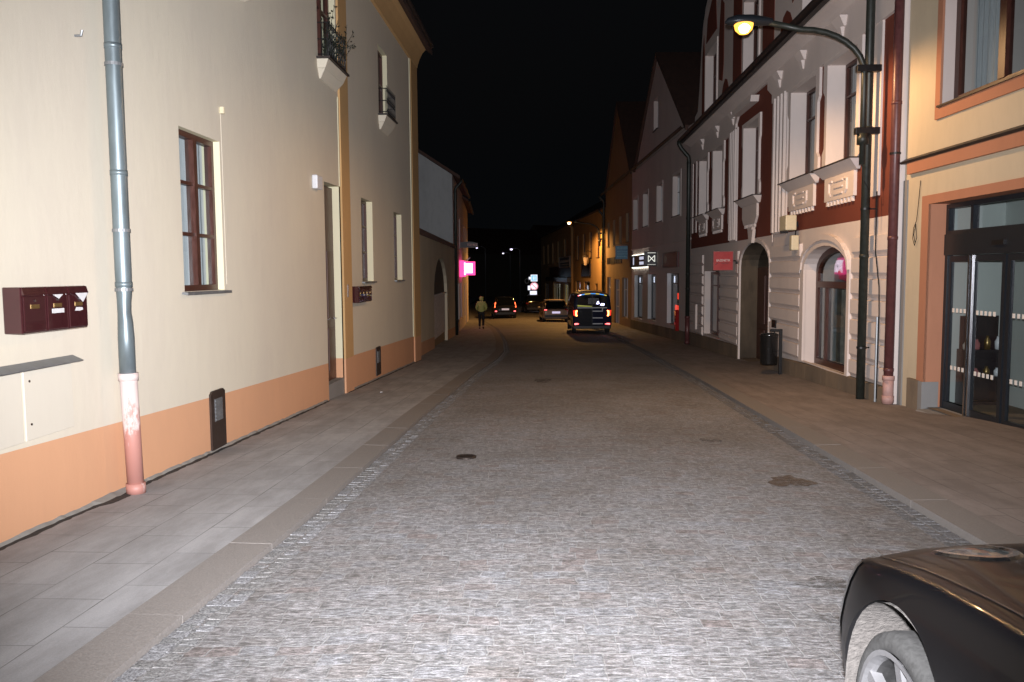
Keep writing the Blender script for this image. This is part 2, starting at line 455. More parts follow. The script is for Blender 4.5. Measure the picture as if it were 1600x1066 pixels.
# ------------------------------------------------------------------ mesh building
class MB:
    def __init__(s):
        s.v = []; s.f = []; s.mi = []; s.m = 0

    def quad(s, *p):
        b = len(s.v); s.v += [tuple(q) for q in p]; s.f.append(tuple(range(b, b + len(p)))); s.mi.append(s.m)
        return s

    def box(s, x0, x1, y0, y1, z0, z1):
        b = len(s.v)
        s.v += [(x0, y0, z0), (x1, y0, z0), (x1, y1, z0), (x0, y1, z0), (x0, y0, z1), (x1, y0, z1), (x1, y1, z1), (x0, y1, z1)]
        for q in ((0, 3, 2, 1), (4, 5, 6, 7), (0, 1, 5, 4), (1, 2, 6, 5), (2, 3, 7, 6), (3, 0, 4, 7)):
            s.f.append(tuple(b + i for i in q)); s.mi.append(s.m)
        return s

    def hexa(s, p):     # 8 points, bottom 4 then top 4
        b = len(s.v); s.v += [tuple(q) for q in p]
        for q in ((0, 3, 2, 1), (4, 5, 6, 7), (0, 1, 5, 4), (1, 2, 6, 5), (2, 3, 7, 6), (3, 0, 4, 7)):
            s.f.append(tuple(b + i for i in q)); s.mi.append(s.m)
        return s

    def prism(s, poly, y0, y1, holes=()):   # poly in (x,z), extruded along y
        loops = [poly] + list(holes)
        tri = tessellate_polygon([[Vector((a, b_, 0)) for a, b_ in lp] for lp in loops])
        flat = [q for lp in loops for q in lp]
        for y in (y0, y1):
            b = len(s.v)
            s.v += [(a, y, c) for a, c in flat]
            for t in tri:
                s.f.append(tuple(b + i for i in t)); s.mi.append(s.m)
        for lp in loops:
            for i in range(len(lp)):
                a, c = lp[i], lp[(i + 1) % len(lp)]
                s.quad((a[0], y0, a[1]), (c[0], y0, c[1]), (c[0], y1, c[1]), (a[0], y1, a[1]))
        return s

    def face(s, poly, y, holes=(), depth=0.0):   # flat facade face with reveals of the holes
        loops = [poly] + [h for h in holes]
        tri = tessellate_polygon([[Vector((a, b_, 0)) for a, b_ in lp] for lp in loops])
        flat = [q for lp in loops for q in lp]
        b = len(s.v)
        s.v += [(a, y, c) for a, c in flat]
        for t in tri:
            s.f.append(tuple(b + i for i in t)); s.mi.append(s.m)
        if depth:
            for lp in holes:
                for i in range(len(lp)):
                    a, c = lp[i], lp[(i + 1) % len(lp)]
                    s.quad((a[0], y, a[1]), (c[0], y, c[1]), (c[0], y + depth, c[1]), (a[0], y + depth, a[1]))
        return s

    def tube(s, pts, r, n=10, cap=True):
        pts = [Vector(p) for p in pts]
        rs = r if isinstance(r, (list, tuple)) else [r] * len(pts)
        rings = []
        up = None
        for i, p in enumerate(pts):
            d = (pts[min(i + 1, len(pts) - 1)] - pts[max(i - 1, 0)]).normalized()
            if up is None:
                up = Vector((0, 0, 1)) if abs(d.z) < 0.9 else Vector((1, 0, 0))
            a = d.cross(up).normalized(); c = a.cross(d).normalized(); up = c
            b = len(s.v)
            for k in range(n):
                t = 2 * math.pi * k / n
                s.v.append(tuple(p + a * math.cos(t) * rs[i] + c * math.sin(t) * rs[i]))
            rings.append(b)
        for b0, b1 in zip(rings, rings[1:]):
            for k in range(n):
                s.f.append((b0 + k, b0 + (k + 1) % n, b1 + (k + 1) % n, b1 + k)); s.mi.append(s.m)
        if cap:
            s.f.append(tuple(rings[0] + k for k in range(n))[::-1]); s.mi.append(s.m)
            s.f.append(tuple(rings[-1] + k for k in range(n))); s.mi.append(s.m)
        return s

    def lathe(s, prof, c=(0, 0, 0), n=24, axis='Z'):   # prof: (r, h)
        rings = []
        for r, h in prof:
            b = len(s.v)
            for k in range(n):
                t = 2 * math.pi * k / n
                if axis == 'Z':
                    s.v.append((c[0] + r * math.cos(t), c[1] + r * math.sin(t), c[2] + h))
                else:
                    s.v.append((c[0] + h, c[1] + r * math.cos(t), c[2] + r * math.sin(t)))
            rings.append(b)
        for b0, b1 in zip(rings, rings[1:]):
            for k in range(n):
                s.f.append((b0 + k, b0 + (k + 1) % n, b1 + (k + 1) % n, b1 + k)); s.mi.append(s.m)
        return s

    def build(s, name, mats, parent=None, loc=None, rot=0.0, smooth=False, bevel=0.0, label=None):
        me = bpy.data.meshes.new(name)
        me.from_pydata(s.v, [], s.f)
        bm = bmesh.new(); bm.from_mesh(me)
        bmesh.ops.recalc_face_normals(bm, faces=bm.faces)
        bm.to_mesh(me); bm.free()
        if not isinstance(mats, (list, tuple)):
            mats = [mats]
        for q in mats:
            me.materials.append(M[q] if isinstance(q, str) else q)
        for p, i in zip(me.polygons, s.mi):
            p.material_index = i
            p.use_smooth = smooth
        o = bpy.data.objects.new(name, me)
        COL.objects.link(o)
        if parent:
            o.parent = parent
        if loc is not None:
            o.location = loc
        o.rotation_euler.z = rot
        if bevel:
            bv = o.modifiers.new('bevel', 'BEVEL'); bv.width = bevel; bv.segments = 2; bv.limit_method = 'ANGLE'
        if label:
            o['label'] = label
        return o


def tag(o, label=None, cat=None, group=None, kind=None):
    if label: o['label'] = label
    if cat: o['category'] = cat
    if group: o['group'] = group
    if kind: o['kind'] = kind
    return o


def empty(name, loc, rz, label, cat, group=None):
    o = bpy.data.objects.new(name, None)
    o.empty_display_size = 0.3
    o.location = loc
    o.rotation_euler.z = rz
    COL.objects.link(o)
    return tag(o, label, cat, group)


def copy_tree(o, parent=None):
    c = o.copy(); COL.objects.link(c)
    if parent: c.parent = parent
    for ch in [x for x in bpy.data.objects if x.parent == o]:
        copy_tree(ch, c)
    return c


def text(name, body, size, mat, parent, loc, rot=(R(90), 0, 0), depth=0.004, sx=1.0):
    c = bpy.data.curves.new(name, 'FONT')
    c.body = body; c.size = size; c.extrude = depth; c.align_x = 'CENTER'; c.align_y = 'CENTER'
    t = bpy.data.objects.new(name, c); COL.objects.link(t)
    bpy.context.view_layer.update()
    me = bpy.data.meshes.new_from_object(t)
    bpy.data.objects.remove(t)
    me.materials.clear(); me.materials.append(M[mat])
    o = bpy.data.objects.new(name, me); COL.objects.link(o)
    o.parent = parent; o.location = loc; o.rotation_euler = rot; o.scale = (sx, 1, 1)
    return o


# ------------------------------------------------------------------ ground
RL = [(-30, -1.9), (3.3, -1.9), (6, -1.82), (12, -1.80), (18, -1.70), (23.4, -1.50), (27, -1.52), (33, -1.9), (39, -2.4), (46, -3.1), (58, -4.8), (75, -7), (100, -9.5), (160, -12)]
RR = [(-30, 2.75), (5.6, 2.81), (11, 2.91), (16.6, 3.02), (27, 3.1), (36, 2.98), (44, 2.55), (54, 1.75), (62, 0.8), (75, -0.8), (100, -4.2), (160, -9)]


def left(y): return interp(RL, y)
def right(y): return interp(RR, y)


YS = [-30, -20, -12, -6, -3] + [i * 0.75 for i in range(-2, 80)] + [60 + i * 3 for i in range(0, 14)] + [106, 115, 130, 160]


def strip(name, fa, fb, za, zb, mat, nx=1, kind='structure', ys=None):
    mb = MB(); prev = None
    for y in (ys or YS):
        row = []
        for k in range(nx + 1):
            t = k / nx
            row.append((fa(y) + (fb(y) - fa(y)) * t, y, za(y, t) if nx > 1 else (za(y, t) * (1 - t) + zb(y, t) * t)))
        if prev:
            for k in range(nx):
                mb.quad(prev[k], prev[k + 1], row[k + 1], row[k])
        prev = row
    return tag(mb.build(name, mat), kind=kind)


def road_z(y, t):
    return g(y) - 0.035 + 0.05 * (1 - (2 * t - 1) ** 2)


strip('road', left, right, road_z, road_z, 'setts', 10)
KW = 0.28
# kerb stones, one real stone after another
def kerb(side):
    mb = MB(); y = -6.0; ln = 1.25
    f = left if side < 0 else right
    top = 0.012 if side < 0 else 0.028
    while y < 100:
        a, b = y + 0.0025, y + ln - 0.0025
        xs = [f(a), f(b)]
        o = side * KW
        dz = random.uniform(-0.0012, 0.0012)
        mb.hexa([(xs[0], a, g(a) - 0.2), (xs[0] + o, a, g(a) - 0.2), (xs[1] + o, b, g(b) - 0.2), (xs[1], b, g(b) - 0.2),
                 (xs[0], a, g(a) + top + dz), (xs[0] + o, a, g(a) + top + 0.006 + dz), (xs[1] + o, b, g(b) + top + 0.006 + dz), (xs[1], b, g(b) + top + dz)])
        y += ln
    mb.m = 1
    ys = [-6 + 1.25 * i for i in range(86)]
    for a, b in zip(ys, ys[1:]):
        mb.quad((f(a) + side * 0.004, a, g(a) + top - 0.004), (f(a) + side * (KW - 0.004), a, g(a) + top + 0.001), (f(b) + side * (KW - 0.004), b, g(b) + top + 0.001), (f(b) + side * 0.004, b, g(b) + top - 0.004))
    return tag(mb.build('kerb', ['granite', 'joint']), kind='structure')


kerb(-1); kerb(1)
# a line of larger setts along both kerbs
def gutter_row(side):
    mb = MB()
    f = left if side < 0 else right
    y = -4.0
    rnd = random.Random(3 + side)
    while y < 60:
        for k in range(2):
            ln = rnd.uniform(0.07, 0.11)
            x0 = f(y) - side * (0.006 + k * 0.10); x1 = x0 - side * 0.094
            j = lambda: rnd.uniform(-0.010, 0.010)
            z = g(y) - 0.0255 + rnd.uniform(-0.002, 0.002)
            mb.m = rnd.choice([0, 0, 1, 2])
            mb.hexa([(x0, y + j(), z - .08), (x1, y + j(), z - .08), (x1, y + ln - .01, z - .08), (x0, y + ln - .01, z - .08),
                     (x0 - side * .006 + j(), y + .006 + j(), z), (x1 + side * .006 + j(), y + .006 + j(), z - .002), (x1 + side * .006 + j(), y + ln - .016 + j(), z), (x0 - side * .006 + j(), y + ln - .016 + j(), z - .002)])
        y += ln
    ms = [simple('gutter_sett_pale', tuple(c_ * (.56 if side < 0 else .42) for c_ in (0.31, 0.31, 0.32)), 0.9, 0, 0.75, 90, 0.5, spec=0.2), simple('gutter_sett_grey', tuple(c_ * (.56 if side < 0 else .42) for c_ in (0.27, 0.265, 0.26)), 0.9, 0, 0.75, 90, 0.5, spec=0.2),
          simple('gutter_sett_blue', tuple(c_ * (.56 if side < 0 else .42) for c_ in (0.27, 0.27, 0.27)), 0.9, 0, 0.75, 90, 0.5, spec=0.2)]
    return tag(mb.build('gutter_setts', ms), kind='structure')


gutter_row(-1); gutter_row(1)
for s_, f_ in ((-1, left), (1, right)):
    strip('gutter_bed', lambda y: f_(y) - s_ * .003, lambda y: f_(y) - s_ * .215, lambda y, t: g(y) - .0295, lambda y, t: g(y) - .0295, 'setts', ys=[q for q in YS if -4 <= q <= 60])
WL = [(-30, -4.2), (22.5, -4.2), (38, -5.0), (60, -6.5), (75, -9), (100, -12), (160, -16)]
WR = [(-30, 6.8), (12, 6.2), (30, 5.6), (44, 5.0), (57, 4.4), (73, 2.6), (103, -0.5), (160, -5)]
strip('pavement', lambda y: interp(WL, y), lambda y: left(y) - KW, lambda y, t: g(y) + 0.016, lambda y, t: g(y) + 0.016, 'slab_grey')
strip('pavement', lambda y: right(y) + KW, lambda y: interp(WR, y), lambda y, t: g(y) + 0.034 + t * 0.02 * (1 if y > 12 else 1 + 4 * min(1, (12 - y) / 2)),
      None, 'slab_brown', 6)
tg = MB()
prev = None
for y in (-300, -40, 0, 30, 40, 62, 100, 200, 500, 900):
    row = [(-600, y, g(y) - 0.3), (600, y, g(y) - 0.3)]
    if prev: tg.quad(prev[0], prev[1], row[1], row[0])
    prev = row
tag(tg.build('ground', 'earth'), kind='structure')


# ------------------------------------------------------------------ facade helpers
class Wall:
    """a street front: P0 -> P1 runs with local +x, local +y goes into the house, z is absolute height"""
    def __init__(s, name, P0, P1, label, cat='building', group=None):
        s.P0 = Vector(P0); s.P1 = Vector(P1)
        d = s.P1 - s.P0
        s.L = d.length
        s.ang = math.atan2(d.y, d.x)
        s.u = d.normalized()
        s.root = empty(name, (P0[0], P0[1], 0), s.ang, label, cat, group)

    def world(s, x, y, z):
        n = Vector((-s.u.y, s.u.x))
        p = s.P0 + s.u * x + n * y
        return (p.x, p.y, z)

    def ground(s, x):
        return g((s.P0 + s.u * x).y)

    def shell(s, mat, eave, depth=9, x0=0, x1=None, base=None):
        """side and back walls"""
        x1 = s.L if x1 is None else x1
        b = min(s.ground(x0), s.ground(x1)) - 0.6 if base is None else base
        mb = MB()
        mb.quad((x0, 0.01, b), (x0, depth, b), (x0, depth, eave), (x0, 0.01, eave))
        mb.quad((x1, 0.01, b), (x1, depth, b), (x1, depth, eave), (x1, 0.01, eave))
        mb.quad((x0, depth, b), (x1, depth, b), (x1, depth, eave), (x0, depth, eave))
        return mb.build('side_wall', mat, s.root)

    def roof(s, eave, ridge, depth=9, over=0.35, x0=0, x1=None, side=0.0):
        x1 = s.L if x1 is None else x1
        mb = MB()
        a, b = x0 - side, x1 + side
        t = 0.12
        sl = (ridge - eave) / (depth / 2)
        e = eave - sl * over
        mb.hexa([(a, -over, e), (b, -over, e), (b, depth / 2, ridge), (a, depth / 2, ridge), (a, -over, e + t), (b, -over, e + t), (b, depth / 2, ridge + t), (a, depth / 2, ridge + t)])
        mb.hexa([(a, depth / 2, ridge + .002), (b, depth / 2, ridge + .002), (b, depth + over, e), (a, depth + over, e), (a, depth / 2, ridge + t), (b, depth / 2, ridge + t), (b, depth + over, e + t), (a, depth + over, e + t)])
        r = mb.build('roof', 'roof', s.root)
        g2 = MB()
        for x in (x0 + .02, x1 - .02):
            g2.quad((x, 0.02, eave - 0.02), (x, depth - .02, eave - 0.02), (x, depth / 2, ridge - 0.02))
        g2.build('gable_end', 'dark', s.root)
        return r

    def gutter(s, z, out=0.3, x0=0, x1=None, r=0.075):
        x1 = s.L if x1 is None else x1
        mb = MB()
        n = 8
        pr = [(-out + r * math.cos(math.pi + math.pi * k / n), z + r * math.sin(math.pi + math.pi * k / n)) for k in range(n + 1)]
        for (a, c), (b, d) in zip(pr, pr[1:]):
            mb.quad((x0, a, c), (x1, a, c), (x1, b, d), (x0, b, d))
            mb.quad((x0, a * 1.0 + 0.0, c + .006), (x1, a, c + .006), (x1, b, d + .006), (x0, b, d + .006))
        return mb.build('gutter', 'gutter', s.root, smooth=True)


def rect(x0, x1, z0, z1):
    return [(x0, z0), (x1, z0), (x1, z1), (x0, z1)]


def arch(x0, x1, z0, zs, zt, n=12):
    """rectangle closed by a flattened arch springing at zs"""
    c = (x0 + x1) / 2; a = (x1 - x0) / 2; h = zt - zs
    return [(x0, z0), (x1, z0)] + [(c + a * math.cos(math.pi * k / n), zs + h * math.sin(math.pi * k / n)) for k in range(0, n + 1)]


def shrink(poly, d):
    """inset of an arch or rectangle polygon towards its middle"""
    xs = [p[0] for p in poly]; zs = [p[1] for p in poly]
    cx, cz = (min(xs) + max(xs)) / 2, (min(zs) + max(zs)) / 2
    sx = (max(xs) - min(xs) - 2 * d) / (max(xs) - min(xs)); sz = (max(zs) - min(zs) - 2 * d) / (max(zs) - min(zs))
    return [(cx + (x - cx) * sx, cz + (z - cz) * sz) for x, z in poly]


def window(root, x0, x1, z0, z1, d, frame='brownwood', cols=2, rows=(0.36, 0.70), sill=None, curtain='curtain', pane='glass',
           name='window', fw=0.06, muntin=0.035, cgap=0.12, sill_over=0.05, clos=None):
    """casement window set d deep in the opening; parts: frame (the part itself), pane, curtain, sill"""
    mb = MB()
    mb.prism(rect(x0 + .002, x1 - .002, z0 + .002, z1 - .002), d - 0.03, d + 0.05, [rect(x0 + fw, x1 - fw, z0 + fw, z1 - fw)])
    for c in range(1, cols):
        x = x0 + (x1 - x0) * c / cols
        mb.box(x - fw * 0.65, x + fw * 0.65, d - 0.042, d + 0.048, z0 + fw, z1 - fw)
    xs = [x0 + (x1 - x0) * c / cols for c in range(cols + 1)]
    for a, b in zip(xs, xs[1:]):
        for r in rows:
            z = z0 + (z1 - z0) * r
            mb.box(a + fw * .66, b - fw * .66, d - 0.025, d + 0.03, z - muntin / 2, z + muntin / 2)
    f = mb.build(name, frame, root)
    MB().quad((x0 + .02, d + .01, z0 + .02), (x1 - .02, d + .01, z0 + .02), (x1 - .02, d + .01, z1 - .02), (x0 + .02, d + .01, z1 - .02)).build('pane', pane, f)
    if curtain:
        cb = MB(); n = 40
        W = clos or (x0, x1)
        pts = [(W[0] + (W[1] - W[0]) * i / n, d + cgap + 0.018 * math.sin(i * 1.9) + 0.008 * math.sin(i * 0.7)) for i in range(n + 1)]
        for (a, ya), (b, yb) in zip(pts, pts[1:]):
            cb.quad((a, ya, z0), (b, yb, z0), (b, yb, z1), (a, ya, z1))
        cb.build('curtain', curtain, f, smooth=True)
    if sill:
        MB().hexa([(x0 - sill_over, -0.06, z0 - .035), (x1 + sill_over, -0.06, z0 - .035), (x1 + sill_over, d, z0 - .012), (x0 - sill_over, d, z0 - .012),
                   (x0 - sill_over, -0.06, z0 - .008), (x1 + sill_over, -0.06, z0 - .008), (x1 + sill_over, d, z0 + .004), (x0 - sill_over, d, z0 + .004)]).build('sill', sill, f)
    return f


def downpipe(root, x, ztop, zbot, mat, r=0.055, off=-0.11, swan=None, brackets=(), boot=None, boot_h=0.9, name='downpipe'):
    mb = MB()
    pts = []
    if swan:
        so, dz = swan     # offset out of the gutter, drop
        pts = [(x, so, ztop), (x, so, ztop - 0.12), (x, so + (off - so) * 0.25, ztop - dz * 0.4), (x, off - 0.02, ztop - dz * 0.8), (x, off, ztop - dz)]
    else:
        pts = [(x, off, ztop)]
    pts.append((x, off, zbot + (boot_h if boot else 0)))
    mb.tube(pts, r, 14)
    z = ztop - (swan[1] if swan else 0) - 0.05
    while z > zbot + 0.5:
        mb.tube([(x, off, z), (x, off, z - 0.05)], r * 1.09, 14)
        z -= 1.95
    p = mb.build(name, mat, root, smooth=True)
    for z in brackets:
        b = MB().tube([(x, off, z - .015), (x, off, z + .015)], r * 1.16, 14)
        b.box(x - .01, x + .01, off, 0.0, z - .01, z + .01)
        b.build('bracket', 'black', p)
    if boot:
        b = MB().tube([(x, off, zbot), (x, off, zbot + boot_h - 0.02)], r * 1.13, 16)
        b.tube([(x, off, zbot + boot_h - 0.07), (x, off, zbot + boot_h)], r * 1.28, 16)
        b.tube([(x, off, zbot + 0.02), (x, off, zbot + 0.12)], r * 1.26, 16)
        b.build('boot', boot, p, smooth=True)
    return p

# ================================================================== LEFT: cream corner house
A = Wall('cream_house', (-3.6, -6), (-3.6, 22.6), 'long cream house with peach plinth and iron window baskets along the left pavement')
ra = A.root
Yo = 6.0
pl = [(-6, .8), (5.17, .44), (8.5, .31), (13.3, .16), (21, -.03), (22.6, -.08)]


def plz(y): return interp(pl, y)


d0, d1 = 13.18, 14.2
bottom = [(-6, plz(-6)), (5.17, .44), (8.5, .31), (d0, plz(d0)), (d0, 3.08), (d1, 3.1), (d1, plz(d1)), (21, -.03), (22.6, -.08)]
outer = [(y + Yo, z) for y, z in bottom] + [(22.6 + Yo, 7.15), (0, 7.15)]
holes = [rect(a + Yo, b + Yo, c, d) for a, b, c, d in ((8.0, 9.0, 1.44, 3.05), (15.77, 16.77, 1.46, 3.06), (19.08, 20.07, 1.46, 3.03),
                                                      (8.9, 9.95, 5.0, 6.75), (13.02, 14.12, 5.0, 6.75), (17.62, 18.6, 5.0, 6.42))]
mb = MB().face(outer, 0, holes)
mb.m = 1
for h in holes + [[(d0 + Yo, plz(d0)), (d0 + Yo, 3.08), (d1 + Yo, 3.1), (d1 + Yo, plz(d1))]]:
    k = len(h) if h in holes else 3
    for i in range(k):
        a, c = h[i], h[(i + 1) % len(h)]
        mb.quad((a[0], 0, a[1]), (c[0], 0, c[1]), (c[0], .26, c[1]), (a[0], .26, a[1]))
mb.build('wall', ['cream', 'cream_trim'], ra)
mb = MB()
pts = [p for p in bottom if p[1] < 1 or p[0] < 0]
for a, b in (((-6), d0), (d1, 22.6)):
    top = [(y, z) for y, z in pl if a < y < b]
    top = [(a, plz(a))] + top + [(b, plz(b))]
    poly = [(y + Yo, z) for y, z in top] + [(b + Yo, g(b) - .5), (a + Yo, g(a) - .5)]
    mb.face(poly, 0.0)
for y in (d0, d1):
    mb.quad((y + Yo, 0, g(y) - .4), (y + Yo, .26, g(y) - .4), (y + Yo, .26, plz(y)), (y + Yo, 0, plz(y)))
mb.build('plinth', 'peach', ra)
A.shell('cream', 7.15, 10)
# house front behind the camera side stays the same wall; cornice and roof edge
mb = MB()
pr = [(0, 7.1), (-.05, 7.12), (-.07, 7.2), (-.12, 7.35), (-.2, 7.5), (-.3, 7.6), (-.32, 7.62), (-.32, 7.72), (.3, 7.72)]
for (a, c), (b, d) in zip(pr, pr[1:]):
    mb.quad((0, a, c), (28.6, a, c), (28.6, b, d), (0, b, d))
    mb.quad((28.6, a, c), (28.6, b, d), (28.6, .3, 7.1))
mb.build('cornice', 'ochre', ra)
A.roof(7.8, 11.5, 10, .45, side=.1)
A.gutter(7.72, .42, 0, 28.7)
# painted strips
for a, b in ((14.2, 14.78), (21.62, 22.62)):
    st_ = MB().box(a + Yo, b + Yo, -.035, .02, plz(b), 7.11).build('corner_strip', 'ochre', ra)
    MB().box(a + Yo, b + Yo, -.033, .02, g(b) - .4, plz(b) - .002).build('strip_foot', 'peach', st_)
MB().box(21.5 + Yo, 21.617 + Yo, -.02, .02, plz(21.5), 7.11).build('narrow_strip', 'cream_trim', ra)
MB().box(14.14 + Yo, 14.197 + Yo, -.012, .02, 3.1, 4.6).build('narrow_strip', 'cream_trim', ra)
# windows
w1 = window(ra, 8.0 + Yo, 9.0 + Yo, 1.44, 3.05, .10, rows=(.36, .68), sill='zincsheet', cgap=.1, sill_over=.06)
for z in (1.53, 2.05, 2.62):
    MB().box(8.03 + Yo, 8.06 + Yo, .03, .06, z, z + .12).build('hinge', 'whitepl', w1)
for a, b, c, d in ((15.77, 16.77, 1.46, 3.06), (19.08, 20.07, 1.46, 3.03)):
    window(ra, a + Yo, b + Yo, c, d, .15, rows=(.36, .68), sill='zincsheet')
for a, b, c, d in ((8.9, 9.95, 5.0, 6.75), (13.02, 14.12, 5.0, 6.75), (17.62, 18.6, 5.0, 6.42)):
    f = window(ra, a + Yo, b + Yo, c, d, .13, rows=(.5,), cgap=.15)
    # stone shelf on a tapered console
    zc0, zc1 = (4.66, 4.80) if a > 10 else (4.80, 4.87)
    cb = MB()
    x0, x1 = a + Yo - .06, b + Yo + .03
    cb.hexa([(x0 + .12, -.02, zc0), (x1 - .12, -.02, zc0), (x1 - .12, .02, zc0), (x0 + .12, .02, zc0),
             (x0 + .03, -.12, zc1), (x1 - .03, -.12, zc1), (x1 - .03, .02, zc1), (x0 + .03, .02, zc1)])
    cb.hexa([(x0 + .03, -.12, zc1 + .002), (x1 - .03, -.12, zc1 + .002), (x1 - .03, .02, zc1 + .002), (x0 + .03, .02, zc1 + .002),
             (x0, -.18, 4.94), (x1, -.18, 4.94), (x1, .02, 4.94), (x0, .02, 4.94)])
    cb.build('console', 'cream', ra, bevel=.01)
    MB().box(x0 - .03, x1 + .03, -.215, .12, 4.942, 4.97).build('shelf_cover', 'gutter', ra)
    # wrought iron basket
    ib = MB()
    y = -.17
    for z in (5.02, 5.25, 5.5):
        ib.tube([(a + Yo, 0, z), (a + Yo, y, z), (b + Yo, y, z), (b + Yo, 0, z)], .008, 6)
    n = 9
    for i in range(n + 1):
        x = a + Yo + (b - a) * i / n
        ib.tube([(x, y, 4.97), (x, y, 5.56)], .006, 5)
    for i in range(n):
        x = a + Yo + (b - a) * (i + .5) / n; r = (b - a) / n * .42
        for zc in (5.14, 5.375):
            ib.tube([(x + r * math.cos(t * .55), y, zc + .1 * math.sin(t * .55)) for t in range(12)], .005, 5)
    for yy in (-.07, -.15):
        ib.tube([(a + Yo, yy, 4.97), (a + Yo, yy, 5.5)], .006, 5); ib.tube([(b + Yo, yy, 4.97), (b + Yo, yy, 5.5)], .006, 5)
    ib.build('railing', 'black', ra)
# street door set in the deep opening
mb = MB()
zb = -.2
mb.box(d0 + Yo + .002, d1 + Yo - .002, .14, .2, zb, 3.07)
dr = mb.build('door', 'brownwood', ra)
mb = MB()
for x in (d0 + Yo + .1, (d0 + d1) / 2 + Yo + .04):
    mb.box(x, x + .38, .125, .145, zb + .15, zb + .9); mb.box(x, x + .38, .125, .145, zb + 1.05, zb + 2.2)
mb.build('door_panel', 'brownwood', dr, bevel=.01)
MB().tube([(d1 + Yo - .12, .14, .85), (d1 + Yo - .12, .08, .85), (d1 + Yo - .24, .08, .85)], .012, 8).build('handle', 'chrome', dr)
MB().box(d0 + Yo + .001, d1 + Yo - .001, .005, .2, g(14.2) - .3, -.2).build('doorstep', 'gstone', ra)
# sheet covers of the cellar vents
for a, b, z0, z1 in ((8.48, 8.86, -.26, .37), (16.8, 17.24, -.5, .09)):
    p = [(a + Yo, z0), (b + Yo, z0), (b + Yo, z1 - .03), (b + Yo - .05, z1), (a + Yo + .05, z1), (a + Yo, z1 - .03)]
    v = MB().prism(p, -.022, .0).build('vent_cover', 'ventm', ra, bevel=.004)
    vb = MB().box(a + Yo + .09, b + Yo - .09, -.026, -.021, z1 - .33, z1 - .09)
    for k in range(6):
        vb.box(a + Yo + .1, b + Yo - .1, -.032, -.026, z1 - .32 + k * .04, z1 - .305 + k * .04)
    vb.build('grille', 'zincsheet', v)
# bitumen and mortar fillet at the foot of the wall
rnd = random.Random(5)
mb = MB(); prev = None
y = -6
while y < 22.6:
    wd = .022 + .03 * rnd.random() + (.07 if 6.2 < y < 6.85 else 0)
    h = .010 + .010 * rnd.random()
    row = ((y + Yo, .01, g(y) + h + .045), (y + Yo, -wd * .5, g(y) + h + .008), (y + Yo, -wd, g(y) + .02), (y + Yo, -wd - .03 - .02 * rnd.random(), g(y) + .012))
    if prev:
        if not (d0 - .1 < y < d1 + .1):
            for k in range(3):
                mb.m = 0 if k == 0 else 1
                mb.quad(prev[k], prev[k + 1], row[k + 1], row[k])
    prev = row
    y += .05 + .06 * rnd.random()
mb.build('wall_foot', ['mortar', 'tar'], ra)
# downpipe with its dented zinc run and the clay-pink standpipe
px, pofs = 6.62 + Yo, -.115
mb = MB()
zz = [7.6, 7.3, 7.0] + [6.5 - .5 * i for i in range(8)] + [1.9, 1.6, 1.45, 1.38, 1.3, 1.22, 1.1, .8]
pts = []; rr = []
for z in zz:
    dx = 0.0; rad = .064
    if 1.2 < z < 1.46: dx = -.012 * (1 - abs(z - 1.33) / .13); rad = .060 - .009 * (1 - abs(z - 1.33) / .13)
    pts.append((px + dx, pofs - (.25 if z > 7.4 else .1 if z > 7.2 else 0), z)); rr.append(rad)
mb.tube(pts, rr, 18)
for z in (4.2, 3.45, 2.45, 1.55):
    mb.tube([(px, pofs, z), (px, pofs, z - .04)], .068, 18)
dp = mb.build('downpipe', 'zinc', ra, smooth=True, label='grey zinc downpipe with a dent above its pink foot')
mb = MB()
for z in (3.3, 1.98, 1.50):
    mb.tube([(px, pofs, z), (px, pofs, z - .025)], .071, 18)
    mb.tube([(px + .066, pofs + .02, z - .01), (px + .11, .0, z - .01)], .008, 6)
mb.build('bracket', 'zincsheet', dp)
m, n_, P, N, L = nodes('pink_pipe_peeling_paint')
t = noise(N, L, 5, 6, .7, mapping=(1, 1, .45))
sx = N.new('ShaderNodeSeparateXYZ'); tc = N.new('ShaderNodeTexCoord'); L.new(tc.outputs['Object'], sx.inputs[0])
mr = N.new('ShaderNodeMapRange'); mr.inputs[1].default_value = -.3; mr.inputs[2].default_value = .9; mr.inputs[3].default_value = .24; mr.inputs[4].default_value = -.16
L.new(sx.outputs['Z'], mr.inputs[0])
ad = N.new('ShaderNodeMath'); L.new(mr.outputs[0], ad.inputs[0]); L.new(t.outputs['Fac'], ad.inputs[1])
r = ramp(N, [(.48, (.52, .43, .41)), (.56, (.36, .17, .14))]); L.new(ad.outputs[0], r.inputs[0]); L.new(r.outputs[0], P.inputs['Base Color'])
P.inputs['Roughness'].default_value = .55
mb = MB().tube([(px + .005, pofs, .80), (px + .03, pofs - .01, -.20)], [.069, .066], 20)
mb.tube([(px + .005, pofs, .80), (px + .006, pofs, .74)], .079, 20)
mb.tube([(px + .028, pofs - .01, -.13), (px + .03, pofs - .01, -.215)], .078, 20)
mb.build('standpipe', m, dp, smooth=True)
MB().tube([(px + .1, -.012, 7), (px + .098, -.012, 5), (px + .104, -.012, 3.3), (px + .12, -.012, 2.2), (px + .14, -.012, 1.35)], .006, 6).build('cable', 'maroonpipe', ra)
